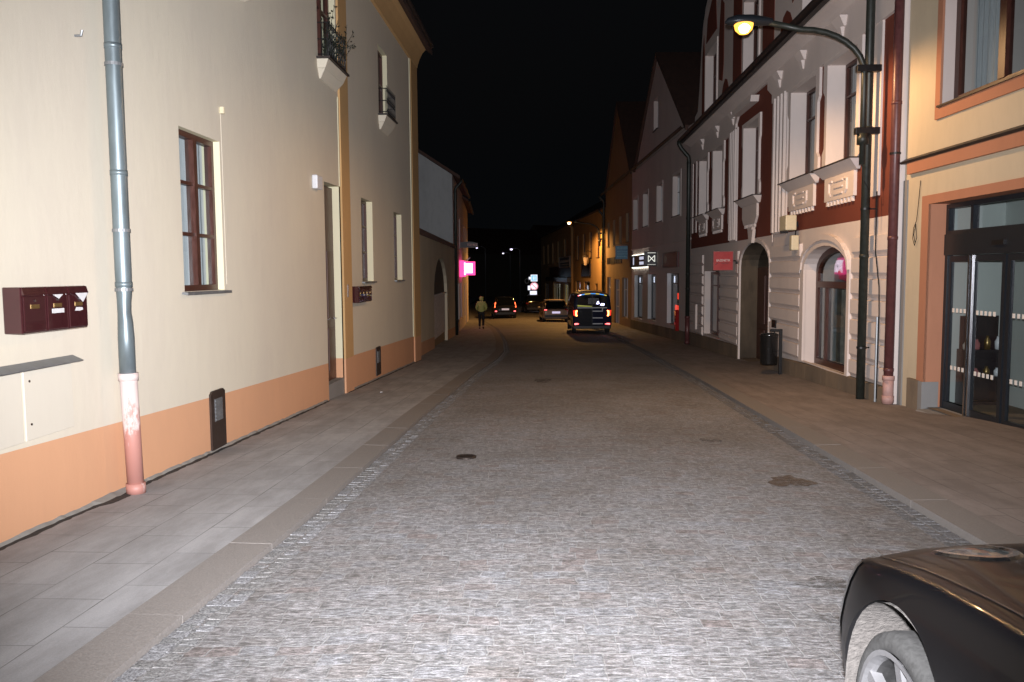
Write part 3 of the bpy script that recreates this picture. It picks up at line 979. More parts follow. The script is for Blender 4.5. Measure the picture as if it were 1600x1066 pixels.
# meter cabinets with bent metal ledge
for a, b in ((4.55, 5.40), (5.43, 6.0)):
    c = MB().box(a + Yo, b + Yo, -.012, .0, .47, .95).build('meter_door', plaster('cabinet_cream_paint', (.60, .56, .475), .05, .1) if a < 5 else bpy.data.materials['cabinet_cream_paint'], ra, bevel=.004)
    lk = MB()
    for z in (.58, .88):
        lk.tube([(a + Yo + .06, -.016, z), (a + Yo + .06, -.010, z)], .009, 8)
    lk.build('lock', 'ventm', c)
MB().hexa([(4.2 + Yo, -.08, .965), (6.04 + Yo, -.08, .965), (6.04 + Yo, .0, .975), (4.2 + Yo, .0, .975), (4.2 + Yo, -.085, .975), (6.04 + Yo, -.085, .972), (6.04 + Yo, .0, 1.01), (4.2 + Yo, 0, 1.015)]).build('ledge', 'zincsheet', ra)
MB().tube([(9.05 + Yo, -.02, 3.43), (9.05 + Yo, -.02, 3.36)], .03, 10).build('sensor', 'creampl', ra)
MB().tube([(9.05 + Yo, -.004, 3.36), (9.06 + Yo, -.004, 1.5)], .0025, 5).build('cable', 'cream', ra)
MB().tube([(6.28 + Yo, .0, 3.42), (6.28 + Yo, -.05, 3.42), (6.28 + Yo, -.06, 3.46)], .01, 6).build('hook', 'zincsheet', ra)
MB().box(14.4 + Yo, 14.44 + Yo, -.05, -.035, 1.2, 1.42).build('bell_plate', 'chrome', ra)


def mailbox_bank(y0, n, wd, z0, z1, label, stickers):
    dpt = .13
    root = empty('mailbox_bank', (-3.6, y0, z0), R(90), label, 'mailboxes', 'banks of wall mailboxes')
    h = z1 - z0
    for i in range(n):
        x0, x1 = i * wd + .002, (i + 1) * wd - .002
        b = MB().box(x0, x1, -dpt, -.001, 0, h).build('mailbox', 'mail', root, bevel=.008)
        MB().box(x0 + .012, x1 - .012, -dpt - .01, -dpt + .002, .012, h * .80).build('door', 'mail', b, bevel=.005)
        MB().hexa([(x0 + .005, -dpt - .018, h * .83), (x1 - .005, -dpt - .018, h * .83), (x1 - .005, -dpt, h * .83), (x0 + .005, -dpt, h * .83),
                   (x0 + .005, -dpt - .004, h * .985), (x1 - .005, -dpt - .004, h * .985), (x1 - .005, -dpt, h * .985), (x0 + .005, -dpt, h * .985)]).build('flap', 'mail', b)
        c = (x0 + x1) / 2
        MB().box(c - .045, c + .045, -dpt - .014, -dpt - .008, h * .53, h * .62).build('name_plate', 'brass', b)
        MB().tube([(c, -dpt - .016, h * .70), (c, -dpt - .006, h * .70)], .009, 8).build('lock', 'chrome', b)
        st = stickers[i] if i < len(stickers) else ''
        if 'p' in st:
            MB().box(c - .07, c + .07, -dpt - .013, -dpt - .0085, h * .40, h * .50).build('paper_label', 'paper', b)
        if 'q' in st:
            MB().prism([(c - .05, h * .42), (c + .01, h * .41), (c + .05, h * .43), (c + .045, h * .49), (c - .03, h * .5)], -dpt - .013, -dpt - .0085).build('paper_label', 'paper', b)
        if 't' in st:
            MB().prism([(c - .07, h * .82), (c + .05, h * .82), (c + .0, h * .72)], -dpt - .022, -dpt - .018).build('letter', 'paper', b)
        if 'T' in st:
            MB().prism([(c - .05, h * .83), (c + .11, h * .83), (c + .04, h * .62)], -dpt - .022, -dpt - .018).build('letter', 'paper', b)
    return root


mailbox_bank(5.27, 3, .258, 1.22, 1.53, 'three maroon metal mailboxes on the cream wall left of the zinc downpipe', ['', 'pt', 'qT'])
mailbox_bank(14.86, 4, .27, 1.08, 1.38, 'four dark mailboxes in a row just past the orange strip by the house door', ['', 'q', 'q', ''])
o = empty('alarm_box', (-3.6, 12.5, 2.9), R(90), 'small white box high on the cream wall beside the house door', 'alarm box')
MB().box(0, .3, -.09, -.001, 0, .21).build('housing', 'whitepl', o, bevel=.02)
MB().box(.3, .33, -.06, -.03, .05, .11).build('connector', 'black', o)
# plants in the basket
pb = MB(); rnd = random.Random(11)
for i in range(34):
    x = rnd.uniform(13.02, 13.95); yb = rnd.uniform(-.15, -.02)
    base = Vector((x + Yo, yb, 4.98)); d = Vector((rnd.uniform(-.25, .25), rnd.uniform(-.25, .08), rnd.uniform(.3, .75)))
    p1 = base + d * .5; p2 = base + d + Vector((rnd.uniform(-.1, .1), rnd.uniform(-.1, .05), rnd.uniform(-.12, .02)))
    pb.tube([base, p1, p2], [.006, .005, .002], 4)
    for k in range(9):
        t = rnd.uniform(.3, 1); c = base.lerp(p2, t); a = Vector((rnd.uniform(-1, 1), rnd.uniform(-1, 1), rnd.uniform(-.3, 1))).normalized() * rnd.uniform(.03, .075)
        b_ = a.cross(Vector((rnd.uniform(-1, 1), rnd.uniform(-1, 1), rnd.uniform(-1, 1)))).normalized() * .012
        pb.quad(c, c + a * .5 + b_, c + a, c + a * .5 - b_)
pl_o = pb.build('window_plant', 'plant', None, loc=(-3.6, -6, 0), rot=R(90))
tag(pl_o, 'dark straggly plant in the iron basket above the house door', 'plant')

# ================================================================== LEFT: garden wall with gate, then houses
B = Wall('garden_wall', (-3.75, 22.62), (-4.4, 38), 'low cream wall with tiled top and arched gateway beyond the cream house', 'wall')
rb = B.root
a0, a1 = 5.7, 11.2
ar = arch(a0, a1, 0, .85, 2.2)
topz = 2.78
def bz(s): return B.ground(s) + .42
notch = [(0, bz(0)), (a0, bz(a0))] + [(x, z) for x, z in ar[-1:1:-1]] + [(a1, bz(a1)), (B.L, bz(B.L)), (B.L, topz), (0, topz)]
mb = MB().face(notch, 0)
pts = [(a0, bz(a0) - 1)] + ar[-1:1:-1] + [(a1, bz(a1) - 1)]
for a, c in zip(pts, pts[1:]):
    mb.quad((a[0], 0, a[1]), (c[0], 0, c[1]), (c[0], .15, c[1]), (a[0], .15, a[1]))
mb.quad((0, .5, -2), (B.L, .5, -2.5), (B.L, .5, topz), (0, .5, topz))
mb.quad((0, 0, topz), (B.L, 0, topz), (B.L, .5, topz), (0, .5, topz))
mb.build('wall', 'gardencream', rb)
mb = MB()
for a, b in ((0, a0), (a1, B.L)):
    mb.face([(a, bz(a)), (b, bz(b)), (b, bz(b) - 1), (a, bz(a) - 1)], 0)
mb.build('plinth', 'peach', rb)
gt = MB().box(a0, a1, .12, .18, -1.6, .82).build('gate', 'tan', rb)
gb = MB()
for i in range(26):
    x = a0 + (a1 - a0) * i / 26
    gb.box(x + .01, x + (a1 - a0) / 26 - .01, .10, .12, -.75, .80)
gb.build('gate_boards', 'cloth', gt)
MB().prism([(x, z) for x, z in ar if z >= .85], .12, .16).build('tympanum', 'dark', rb)
MB().box(a0, a1, .02, .11, .81, .86).build('crossbar', 'whitewood', rb)
mb = MB(); i = 0
x = 0
while x < B.L:
    mb.tube([(x + .1, -.08, topz + .03), (x + .1, .25, topz + .16)], .085, 8)
    mb.tube([(x + .1, .56, topz + .03), (x + .1, .25, topz + .16)], .085, 8)
    x += .2
mb.build('tile_coping', 'roof', rb)

G1 = Wall('grey_house', (-4.45, 38.02), (-5.0, 47.5), 'dim grey house with a bare gable and dark shopfront past the gateway wall')
z1 = 6.1
mb = MB().face([(0, -2.2), (G1.L, -2.2), (G1.L, z1), (0, z1)], 0, [rect(1.2, 2.4, -1.3, 1.0), rect(3.4, 5.2, -.8, 1.1), rect(6, 7.8, -.8, 1.1), rect(2, 3, 2.9, 4.5), rect(5.5, 6.5, 2.9, 4.5)], .2)
mb.build('wall', 'pinkgrey', G1.root)
mb = MB()
mb.quad((0, 0, -2.2), (0, 8, -2.2), (0, 8, z1), (0, 0, z1)); mb.quad((0, 0, z1), (0, 8, z1), (0, 4, z1 + 2.6))
mb.quad((G1.L, 0, -2.2), (G1.L, 8, -2.2), (G1.L, 8, z1), (G1.L, 0, z1)); mb.quad((0, 8, -2.2), (G1.L, 8, -2.2), (G1.L, 8, z1), (0, 8, z1))
mb.build('side_wall', 'greyhouse', G1.root)
mb = MB()
mb.hexa([(-.02, -.35, z1 - .2), (G1.L, -.35, z1 - .2), (G1.L, 4, z1 + 2.62), (-.02, 4, z1 + 2.62), (-.02, -.35, z1 - .05), (G1.L, -.35, z1 - .05), (G1.L, 4, z1 + 2.78), (-.02, 4, z1 + 2.78)])
mb.hexa([(-.02, 4, z1 + 2.62), (G1.L, 4, z1 + 2.62), (G1.L, 8.3, z1 - .2), (-.02, 8.3, z1 - .2), (-.02, 4, z1 + 2.78), (G1.L, 4, z1 + 2.78), (G1.L, 8.3, z1 - .05), (-.02, 8.3, z1 - .05)])
mb.build('roof', 'roof', G1.root)
G1.gutter(5.92, .4)
downpipe(G1.root, .18, 5.9, -1.35, 'blackpipe', .07, -.12, (-.4, .5))
MB().box(.32, 1.0, -.03, .02, -1.9, 2.4).build('maroon_panel', 'maroonsign', G1.root)
for a, b, c, d in ((2, 3, 2.9, 4.5), (5.5, 6.5, 2.9, 4.5)):
    window(G1.root, a, b, c, d, .1, 'whitewood')
for a, b in ((3.4, 5.2), (6, 7.8)):
    window(G1.root, a, b, -.8, 1.1, .1, 'anthracite', 1, (), pane='carglass', curtain=None, name='shop_window')
window(G1.root, 1.2, 2.4, -1.3, 1.0, .1, 'anthracite', 1, (.8,), pane='carglass', curtain=None, name='door')

G2 = Wall('pink_house', (-5.0, 47.52), (-5.75, 58), 'far dusty pink house on the left, behind the glowing magenta sign')
mb = MB().face([(0, -2.4), (G2.L, -2.4), (G2.L, 5.9), (0, 5.9)], 0, [rect(2, 3, 2.9, 4.5), rect(5, 6, 2.9, 4.5), rect(8, 9, 2.9, 4.5), rect(2, 3.4, -1, 1), rect(5, 6.2, -1.7, 1)], .2)
mb.build('wall', 'pinkgrey', G2.root)
G2.shell('pinkgrey', 5.9, 9); G2.roof(5.9, 8.6, 9); G2.gutter(5.75, .38)
for a, b, c, d in ((2, 3, 2.9, 4.5), (5, 6, 2.9, 4.5), (8, 9, 2.9, 4.5), (2, 3.4, -1, 1)):
    window(G2.root, a, b, c, d, .1, 'whitewood')
MB().box(5, 6.2, .1, .16, -1.7, 1).build('door', 'brownwood', G2.root)

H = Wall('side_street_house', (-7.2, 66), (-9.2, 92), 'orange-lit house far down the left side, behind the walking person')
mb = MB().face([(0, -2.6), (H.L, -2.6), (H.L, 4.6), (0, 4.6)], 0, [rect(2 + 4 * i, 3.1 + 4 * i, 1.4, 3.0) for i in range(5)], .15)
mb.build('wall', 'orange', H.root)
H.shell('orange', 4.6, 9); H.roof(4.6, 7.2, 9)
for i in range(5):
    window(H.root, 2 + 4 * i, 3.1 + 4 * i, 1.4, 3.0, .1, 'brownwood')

# ================================================================== RIGHT: baroque red and white house
Rr = Wall('red_white_house', (5.05, 30), (5.05, 12.45), 'oxblood and white house with baroque gable, fluted strips and rusticated ground floor on the right')
rr_ = Rr.root
def sx_(y): return 30 - y
RPL = [(0, -.55), (10.8, -.31), (14.1, -.19), (17.55, -.14)]
def rpl(s): return interp(RPL, s)
ow = arch(sx_(16.62), sx_(14.22), -.22, 1.62, 2.06)        # arched shop window
od = arch(sx_(22.2), sx_(19.24), 0, 1.75, 2.32)            # deep arched doorway
os_ = rect(sx_(27.35), sx_(24.85), -.42, 1.62)             # small shop window
z2 = 2.42
x0d, x1d = od[0][0], od[1][0]
x0w, x1w = ow[0][0], ow[1][0]
outer = [(0, rpl(0)), (x0d, rpl(x0d))] + od[-1:1:-1] + [(x1d, rpl(x1d)), (Rr.L, rpl(Rr.L)), (Rr.L, z2), (0, z2)]
mb = MB().face(outer, 0, [ow, os_], .36)
mb.build('ground_floor_wall', 'rwhite', rr_)
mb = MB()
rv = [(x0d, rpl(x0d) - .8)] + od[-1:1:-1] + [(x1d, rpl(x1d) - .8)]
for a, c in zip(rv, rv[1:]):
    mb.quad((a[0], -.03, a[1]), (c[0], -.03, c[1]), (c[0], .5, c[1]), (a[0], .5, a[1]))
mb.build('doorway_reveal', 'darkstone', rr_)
mb = MB()
for a, b in ((0, x0d), (x1d, Rr.L)):
    n = int((b - a) / .85)
    for i in range(n):
        s0 = a + (b - a) * i / n; s1 = a + (b - a) * (i + 1) / n - .006
        mb.hexa([(s0, -.07, Rr.ground(s0) - .5), (s1, -.07, Rr.ground(s1) - .5), (s1, .1, Rr.ground(s1) - .5), (s0, .1, Rr.ground(s0) - .5),
                 (s0, -.07, rpl(s0) - .02), (s1, -.07, rpl(s1) - .02), (s1, .02, rpl(s1) + .003), (s0, .02, rpl(s0) + .003)])
mb.build('plinth', 'stone', rr_)
# rusticated courses
gz = [2.17, 1.83, 1.49, 1.155, .82, .485, .15, -.19, -.53]
segs = [(0.05, sx_(27.5)), (sx_(24.7), sx_(22.35)), (sx_(19.1), sx_(16.86)), (sx_(14.0), Rr.L - .02)]
for a, b in segs:
    mb = MB()
    for i in range(len(gz) - 1):
        zt, zb_ = gz[i] - .03, gz[i + 1] + .02
        bb = max(zb_, rpl((a + b) / 2) + .01)
        if zt - bb < .1: continue
        mb.hexa([(a, -.015, bb), (b, -.015, bb), (b, .01, bb), (a, .01, bb), (a, -.06, bb + .06), (b, -.06, bb + .06), (b, .01, bb + .06), (a, .01, bb + .06)])
        mb.hexa([(a, -.06, bb + .0602), (b, -.06, bb + .0602), (b, .01, bb + .0602), (a, .01, bb + .0602), (a, -.06, zt), (b, -.06, zt), (b, .01, zt + .012), (a, .01, zt + .012)])
    mb.build('rustication', 'rwhite', rr_)
# mouldings round the openings
mb = MB()
mb.prism(arch(x0w - .22, x1w + .12, rpl(14) , 1.62, 2.27), -.05, .004, [[(x, max(z, rpl(14) + .02)) for x, z in ow]])
mb.prism(arch(x0w - .22, x1w + .12, 1.5, 1.62, 2.27)[2:] + arch(x0w - .12, x1w + .06, 1.52, 1.62, 2.17)[:1:-1], -.085, -.052)
mb.build('arch_moulding', 'rwhite', rr_)
mb = MB()
mb.prism(arch(x0d - .16, x1d + .05, -1.3, 1.75, 2.41), -.045, .003, [arch(x0d + .001, x1d - .001, -1.25, 1.75, 2.319)])
mb.prism([(sx_(20.9), 2.3), (sx_(20.62), 2.3), (sx_(20.5), 2.62), (sx_(21.02), 2.62)], -.12, -.046)
mb.prism([(sx_(20.95), 2.62), (sx_(20.55), 2.62), (sx_(20.5), 2.68), (sx_(21.0), 2.68)], -.14, -.05)
mb.build('doorway_moulding', 'rwhite', rr_)
# doors set deep in the arch
mb = MB().box(x0d, x1d, .44, .50, -1.0, 1.7)
dd = mb.build('door', 'brownwood', rr_)
mb = MB()
for i in range(3):
    s = x0d + .15 + i * .95
    mb.box(s, s + .7, .41, .44, -.7, .1); mb.box(s, s + .7, .41, .44, .25, 1.5)
mb.build('door_panel', 'brownwood', dd, bevel=.01)
MB().prism([(x, z) for x, z in arch(x0d, x1d, 1.7, 1.75, 2.31)], .45, .49).build('fanlight', 'carglass', dd)
MB().box(x0d - .1, x1d + .1, .02, .75, Rr.ground(9) - .3, Rr.ground(9) + .04).build('doorstep', 'stone', rr_)
# arched shop window: frame, panes and the display behind it
iw = shrink(ow, .11)
mb = MB().prism(shrink(ow, .003), .20, .30, [iw])
mb.box(x0w + .1, x1w - .1, .19, .30, 1.28, 1.40)
mb.box(x0w + .55, x0w + .63, .20, .30, -.12, 1.30)
sw = mb.build('shop_window', 'brownwood', rr_)
MB().prism(shrink(ow, .08), .25, .262).build('pane', 'glass', sw)
mb = MB()
mb.quad((x0w - .6, 1.5, -.3), (x1w + .6, 1.5, -.3), (x1w + .6, 1.5, 2.3), (x0w - .6, 1.5, 2.3))
mb.quad((x0w - .6, .38, -.25), (x1w + .6, .38, -.25), (x1w + .6, 1.5, -.25), (x0w - .6, 1.5, -.25))
mb.quad((x0w - .6, .38, 2.4), (x1w + .6, .38, 2.4), (x1w + .6, 1.5, 2.4), (x0w - .6, 1.5, 2.4))
mb.quad((x0w - .6, .38, -.3), (x0w - .6, 1.5, -.3), (x0w - .6, 1.5, 2.4), (x0w - .6, .38, 2.4))
mb.quad((x1w + .6, .38, -.3), (x1w + .6, 1.5, -.3), (x1w + .6, 1.5, 2.4), (x1w + .6, .38, 2.4))
mb.build('display_niche', 'curtain', sw)


def on(wall, x, y, z):
    return wall.world(x, y, z)


def dress(x, y, z, h, wd, mat, label):
    mb = MB(); n = 18; rows = 10
    rings = []
    for j in range(rows + 1):
        t = j / rows
        ww = wd * (.42 - .12 * math.sin(math.pi * min(1, t * 2.2)) + .35 * t * t)
        b = len(mb.v)
        for k in range(n):
            a = 2 * math.pi * k / n
            rad = 1 + .12 * t * math.sin(a * 6)
            mb.v.append((ww * math.cos(a) * rad, ww * .5 * math.sin(a) * rad, h * (1 - t)))
        rings.append(b)
    for b0, b1 in zip(rings, rings[1:]):
        for k in range(n):
            mb.f.append((b0 + k, b0 + (k + 1) % n, b1 + (k + 1) % n, b1 + k)); mb.mi.append(0)
    mb.tube([(0, 0, h), (0, 0, h + .12), (.04, 0, h + .16)], .008, 6)
    o = mb.build('hanging_dress', mat, None, loc=on(Rr, x, y, z), rot=Rr.ang, smooth=True)
    return tag(o, label, 'dress')


dress(13.95, .72, .55, .85, .30, 'clothblue', 'shiny bluish dress hanging high in the arched shop window')
dress(14.1, .75, -.22, .95, .42, 'clothpink', 'dusty pink dress standing low in the arched shop window')
pk = empty('pink_lantern', on(Rr, 14.55, .60, 1.68), 0, 'round pink glowing shade in the top of the arched shop window', 'lamp')
MB().lathe([(.01, .24), (.15, .19), (.30, .06), (.36, -.1), (.33, -.22), (.2, -.28)], n=24).build('shade', 'pinklamp', pk, smooth=True)
mb = MB().box(13.15, 13.4, .7, .78, -.24, 1.25)
tag(mb.build('display_board', 'cloth', None, loc=Rr.world(0, 0, 0), rot=Rr.ang), 'tall pale display board at the left of the arched shop window', 'board')
mb = MB(); rnd = random.Random(2)
for i in range(14):
    x = sx_(16.2 - i * .13); mb.lathe([(.001, 0), (.035, .0), (.04, .03), (.02, .06), (.001, .065)], (x, .42 + rnd.uniform(-.04, .08), -.245), 8)
tag(mb.build('display_pebbles', 'cloth', None, loc=Rr.world(0, 0, 0), rot=Rr.ang, smooth=True), 'pale rounded pebbles along the floor of the arched shop window', 'pebbles')
# small shop window with the lit things inside
f = window(rr_, sx_(27.3), sx_(24.88), -.40, 1.60, .22, 'brownwood', 2, (.78,), curtain=None, name='shop_window', pane='glassdark', fw=.09)
MB().box(sx_(26.6), sx_(26.45), .5, .55, -.3, 1.1).build('display_strip', 'curtain', f)
MB().box(sx_(25.35), sx_(25.1), .28, .30, .10, .38).build('red_lamp', 'redneon', f)
MB().box(sx_(25.35), sx_(25.1), .28, .30, -.22, -.16).build('red_lamp', 'redneon', f)
MB().box(sx_(28.6), sx_(28.3), -.12, -.05, -.35, .5).build('meter_box', 'rwhite', rr_, bevel=.01)
MB().box(sx_(18.78), sx_(18.45), -.08, -.055, .35, .52).build('name_plate', 'black', rr_)
MB().box(sx_(19.0), sx_(18.94), -.06, -.045, 2.25, 2.42).build('junction_cover', 'rwhite', rr_)
# upper floor
wins = [(26.95, 28.25), (24.55, 25.95), (20.4, 21.95), (16.1, 17.72), (14.0, 15.45)]
holes = [rect(sx_(b), sx_(a), 3.45, 5.28) for a, b in wins]
ZT = 6.12
mb = MB().face(rect(0, Rr.L, z2, ZT), 0, holes, 0)
mb.build('upper_wall', 'rred', rr_)
for h in holes:
    mb = MB()
    for i in range(4):
        a, c = h[i], h[(i + 1) % 4]
        mb.quad((a[0], -.05, a[1]), (c[0], -.05, c[1]), (c[0], .36, c[1]), (a[0], .36, a[1]))
    mb.build('window_reveal', 'rwhite', rr_)
for k, (a, b) in enumerate(wins):
    x0, x1 = sx_(b), sx_(a)
    f = window(rr_, x0, x1, 3.45, 5.28, .30, 'brownwood', 2, (.68,), cgap=.1)
    # eared white surround
    e = .14 if k != 2 else .1
    out = [(x0 - e * .9, 3.46), (x0 - e * 1.5, 3.5), (x0 - e * 1.5, 3.72), (x0 - e * .8, 3.82), (x0 - e * .8, 4.75), (x0 - e * 1.5, 4.85), (x0 - e * 1.5, 5.38), (x1 + e * 1.5, 5.38), (x1 + e * 1.5, 4.85),
           (x1 + e * .8, 4.75), (x1 + e * .8, 3.82), (x1 + e * 1.5, 3.72), (x1 + e * 1.5, 3.5), (x1 + e * .9, 3.46)]
    mb = MB().prism(out, -.05, .003, [rect(x0 + .001, x1 - .001, 3.47, 5.279)])
    mb.build('window_surround', 'rwhite', rr_)
    # sill with metal cover and apron below
    mb = MB().hexa([(x0 - .12, -.05, 3.26), (x1 + .12, -.05, 3.26), (x1 + .12, 0, 3.26), (x0 - .12, 0, 3.26), (x0 - .22, -.20, 3.42), (x1 + .22, -.20, 3.42), (x1 + .22, 0, 3.42), (x0 - .22, 0, 3.42)])
    s = mb.build('sill', 'rwhite', rr_)
    MB().box(x0 - .25, x1 + .25, -.23, .28, 3.421, 3.44).build('sill_cover', 'gutter', s)
    mb = MB()
    if k == 2:
        mb.prism([(x0 + .02, 3.255), (x1 - .02, 3.255), (x1 - .02, 2.95), (x1 - .12, 2.86), (x1 - .2, 2.78), (x0 + .2, 2.78), (x0 + .12, 2.86), (x0 + .02, 2.95)], -.055, .003)
        lo, hi, zt_ = x0 + .22, x1 - .22, 2.775
    else:
        mb.box(x0 + .0, x1 - .0, -.055, .003, 2.84, 3.255)
        lo, hi, zt_ = x0 + .04, x1 - .04, 2.835
    n = 8
    for i in range(n):
        x = lo + (hi - lo) * (i + .5) / n
        mb.prism([(x - .03, zt_), (x + .03, zt_), (x + .045, zt_ - .08), (x - .045, zt_ - .08)], -.05, .003)
    c = (x0 + x1) / 2
    if k != 2:
        for z in (3.16, 3.05, 2.94):
            mb.box(c - .22, c + .22, -.075, -.054, z - .014, z + .014)
        for sg in (-1, 1):
            mb.tube([(c + sg * .3, -.062, 3.17), (c + sg * .44, -.062, 3.15), (c + sg * .44, -.062, 2.98), (c + sg * .36, -.062, 2.93)], .022, 6)
    mb.build('apron', 'rwhite', rr_)
# fluted strips
for a, b in ((22.7, 23.5), (18.0, 19.05)):
    x0, x1 = sx_(b), sx_(a)
    mb = MB().box(x0, x1, -.04, .003, 2.422, 5.45)
    n = 4
    for i in range(n):
        s = x0 + (x1 - x0) * (i + .18) / n
        mb.hexa([(s, -.04, 2.46), (s + (x1 - x0) / n * .62, -.04, 2.46), (s + (x1 - x0) / n * .5, -.09, 2.46), (s + (x1 - x0) / n * .12, -.09, 2.46),
                 (s, -.04, 5.40), (s + (x1 - x0) / n * .62, -.04, 5.40), (s + (x1 - x0) / n * .5, -.09, 5.40), (s + (x1 - x0) / n * .12, -.09, 5.40)])
    mb.build('fluted_strip', 'rwhite', rr_)
mb = MB()
for a, b in ((13.02, 13.32), (12.46, 12.56), (17.75, 17.88), (23.62, 23.78), (28.9, 29.1), (29.6, 29.9)):
    MB().box(sx_(b), sx_(a), -.035, .003, 2.95 if a > 14 else 2.75, 5.45).build('edge_strip', 'rwhite', rr_)
# white frieze with ears either side of the middle bay
mb = MB()
for poly in ([(0, 5.36), (sx_(22.85), 5.36), (sx_(22.85), 5.55), (sx_(22.55), 5.75), (sx_(22.55), 6.0), (0, 6.0)],
             [(sx_(19.2), 5.36), (sx_(12.45), 5.36), (sx_(12.45), 6.0), (sx_(19.6), 6.0), (sx_(19.6), 5.75), (sx_(19.2), 5.55)]):
    mb.prism(poly, -.056, .004)
mb.box(sx_(22.55), sx_(19.6), -.056, .004, 5.93, 6.0)
mb.build('frieze', 'rwhite', rr_)
for y in (27.6, 25.2, 23.1, 18.55, 16.9, 14.7):
    x = sx_(y)
    cbl = MB()
    cbl.hexa([(x - .16, -.09, 5.72), (x + .16, -.09, 5.72), (x + .16, -.0565, 5.72), (x - .16, -.0565, 5.72), (x - .22, -.19, 5.88), (x + .22, -.19, 5.88), (x + .22, -.0565, 5.88), (x - .22, -.0565, 5.88)])
    cbl.hexa([(x - .06, -.08, 5.56), (x + .06, -.08, 5.56), (x + .06, -.0565, 5.56), (x - .06, -.0565, 5.56), (x - .10, -.13, 5.7195), (x + .10, -.13, 5.7195), (x + .10, -.0565, 5.7195), (x - .10, -.0565, 5.7195)])
    cbl.build('corbel', 'rwhite', rr_)
mb = MB()
mb.prism([(sx_(22.6), 5.70), (sx_(20.62), 5.70), (sx_(20.55), 5.84), (sx_(22.67), 5.84)], -.2, -.0)
mb.build('window_hood', 'rwhite', rr_)
mb = MB()
pr = [(-.056, 6.0), (-.09, 6.02), (-.14, 6.05), (-.24, 6.09), (-.33, 6.11), (-.33, 6.16), (0.1, 6.16)]
for (a, c), (b, d) in zip(pr, pr[1:]):
    mb.quad((0, a, c), (Rr.L, a, c), (Rr.L, b, d), (0, b, d))
mb.build('cornice', 'rwhite', rr_)
MB().box(0, Rr.L, -.44, -.30, 6.14, 6.34).build('fascia', 'gutter', rr_)
Rr.gutter(6.28, .42, -.1, Rr.L)
# baroque gable standing on the cornice
c = sx_(21.4)
halfp = [(8.1, 6.2), (8.1, 6.95), (7.55, 7.05), (7.3, 7.7), (7.0, 8.9), (6.75, 9.6), (6.3, 10.1), (5.6, 10.4), (5.0, 10.6), (4.6, 11.3), (3.6, 12.2), (2.6, 12.6), (1.4, 12.9), (0.6, 13.6), (0, 13.8)]
outl = [(c - a, z) for a, z in halfp] + [(c + a, z) for a, z in halfp[-2::-1]]
gh = [rect(c + a, c + b, 6.45, 8.5) for a, b in ((-6.05, -4.3), (-.75, .75), (4.3, 6.05))]
mb = MB().face(outl, 0, gh, .3)
for i in range(len(outl) - 1):
    a, d_ = outl[i], outl[i + 1]
    mb.quad((a[0], 0, a[1]), (d_[0], 0, d_[1]), (d_[0], .5, d_[1]), (a[0], .5, a[1]))
mb.face(outl, .5)
mb.build('gable', 'rwhite', rr_)
def half_panel(sg):
    P = lambda L_: [(c + sg * x, z) for x, z in L_]
    MB().prism(P([(6.75, 6.3), (6.35, 6.3), (6.35, 8.6), (6.5, 9.3), (6.75, 8.6)]), -.012, .002).build('gable_panel', 'rred', rr_)
    MB().prism(P([(5.9, 9.6), (5.2, 10.0), (4.6, 9.9), (4.4, 8.9), (6.1, 8.9)]), -.012, .002).build('gable_panel', 'rred', rr_)
    MB().prism(P([(4.0, 7.3), (3.5, 7.15), (3.35, 7.6), (3.35, 9.3), (3.8, 9.6), (4.05, 8.6)]), -.012, .002).build('gable_panel', 'rred', rr_)
    MB().prism(P([(3.6, 6.25), (2.6, 6.25), (2.6, 6.75), (2.85, 7.05), (3.1, 7.12), (3.35, 7.0), (3.6, 6.7)]), -.012, .002).build('gable_panel', 'rred', rr_)
    MB().prism(P([(2.1, 6.6), (1.75, 6.25), (1.1, 6.25), (1.1, 8.9), (1.5, 9.6), (2.1, 9.0)]), -.012, .002).build('gable_panel', 'rred', rr_)
half_panel(-1); half_panel(1)
for a, b in ((-6.05, -4.3), (-.75, .75), (4.3, 6.05)):
    window(rr_, c + a, c + b, 6.45, 8.5, .25, 'brownwood', 2, (.66,))
    MB().prism([(c + a - .1, 6.4), (c + b + .1, 6.4), (c + b + .1, 8.62), (c + a - .1, 8.62)], -.04, .001, [rect(c + a + .001, c + b - .001, 6.451, 8.499)]).build('window_surround', 'rwhite', rr_)
Rr.shell('rwhite', 6.16, 10)
mb = MB()
mb.hexa([(0, -.3, 6.2), (Rr.L, -.3, 6.2), (Rr.L, 5, 11.5), (0, 5, 11.5), (0, -.3, 6.3), (Rr.L, -.3, 6.3), (Rr.L, 5, 11.6), (0, 5, 11.6)])
mb.hexa([(0, 5, 11.5), (Rr.L, 5, 11.5), (Rr.L, 10.3, 6.2), (0, 10.3, 6.2), (0, 5, 11.6), (Rr.L, 5, 11.6), (Rr.L, 10.3, 6.3), (0, 10.3, 6.3)])
mb.build('roof', 'roof', rr_)
downpipe(rr_, sx_(13.12), 6.2, g(13.1) + .05, 'blackpipe', .065, -.18, (-.42, .4), brackets=(4.7, 2.55, .4), name='downpipe')
downpipe(rr_, sx_(29.75), 6.2, g(29.7) + .06, 'blackpipe', .075, -.15, (-.5, .7), brackets=(3.5, 1.0), boot='maroonpipe', boot_h=1.0)
MB().tube([(sx_(12.95), -.075, 2.8), (sx_(12.93), -.08, 1.9), (sx_(12.75), -.08, 1.35), (sx_(12.72), -.08, .95), (sx_(12.74), -.08, -.35)], .010, 6).build('cable', 'black', rr_)
MB().tube([(sx_(12.76), -.09, .9), (sx_(12.76), -.09, -.42)], .020, 8).build('conduit', 'zincsheet', rr_)

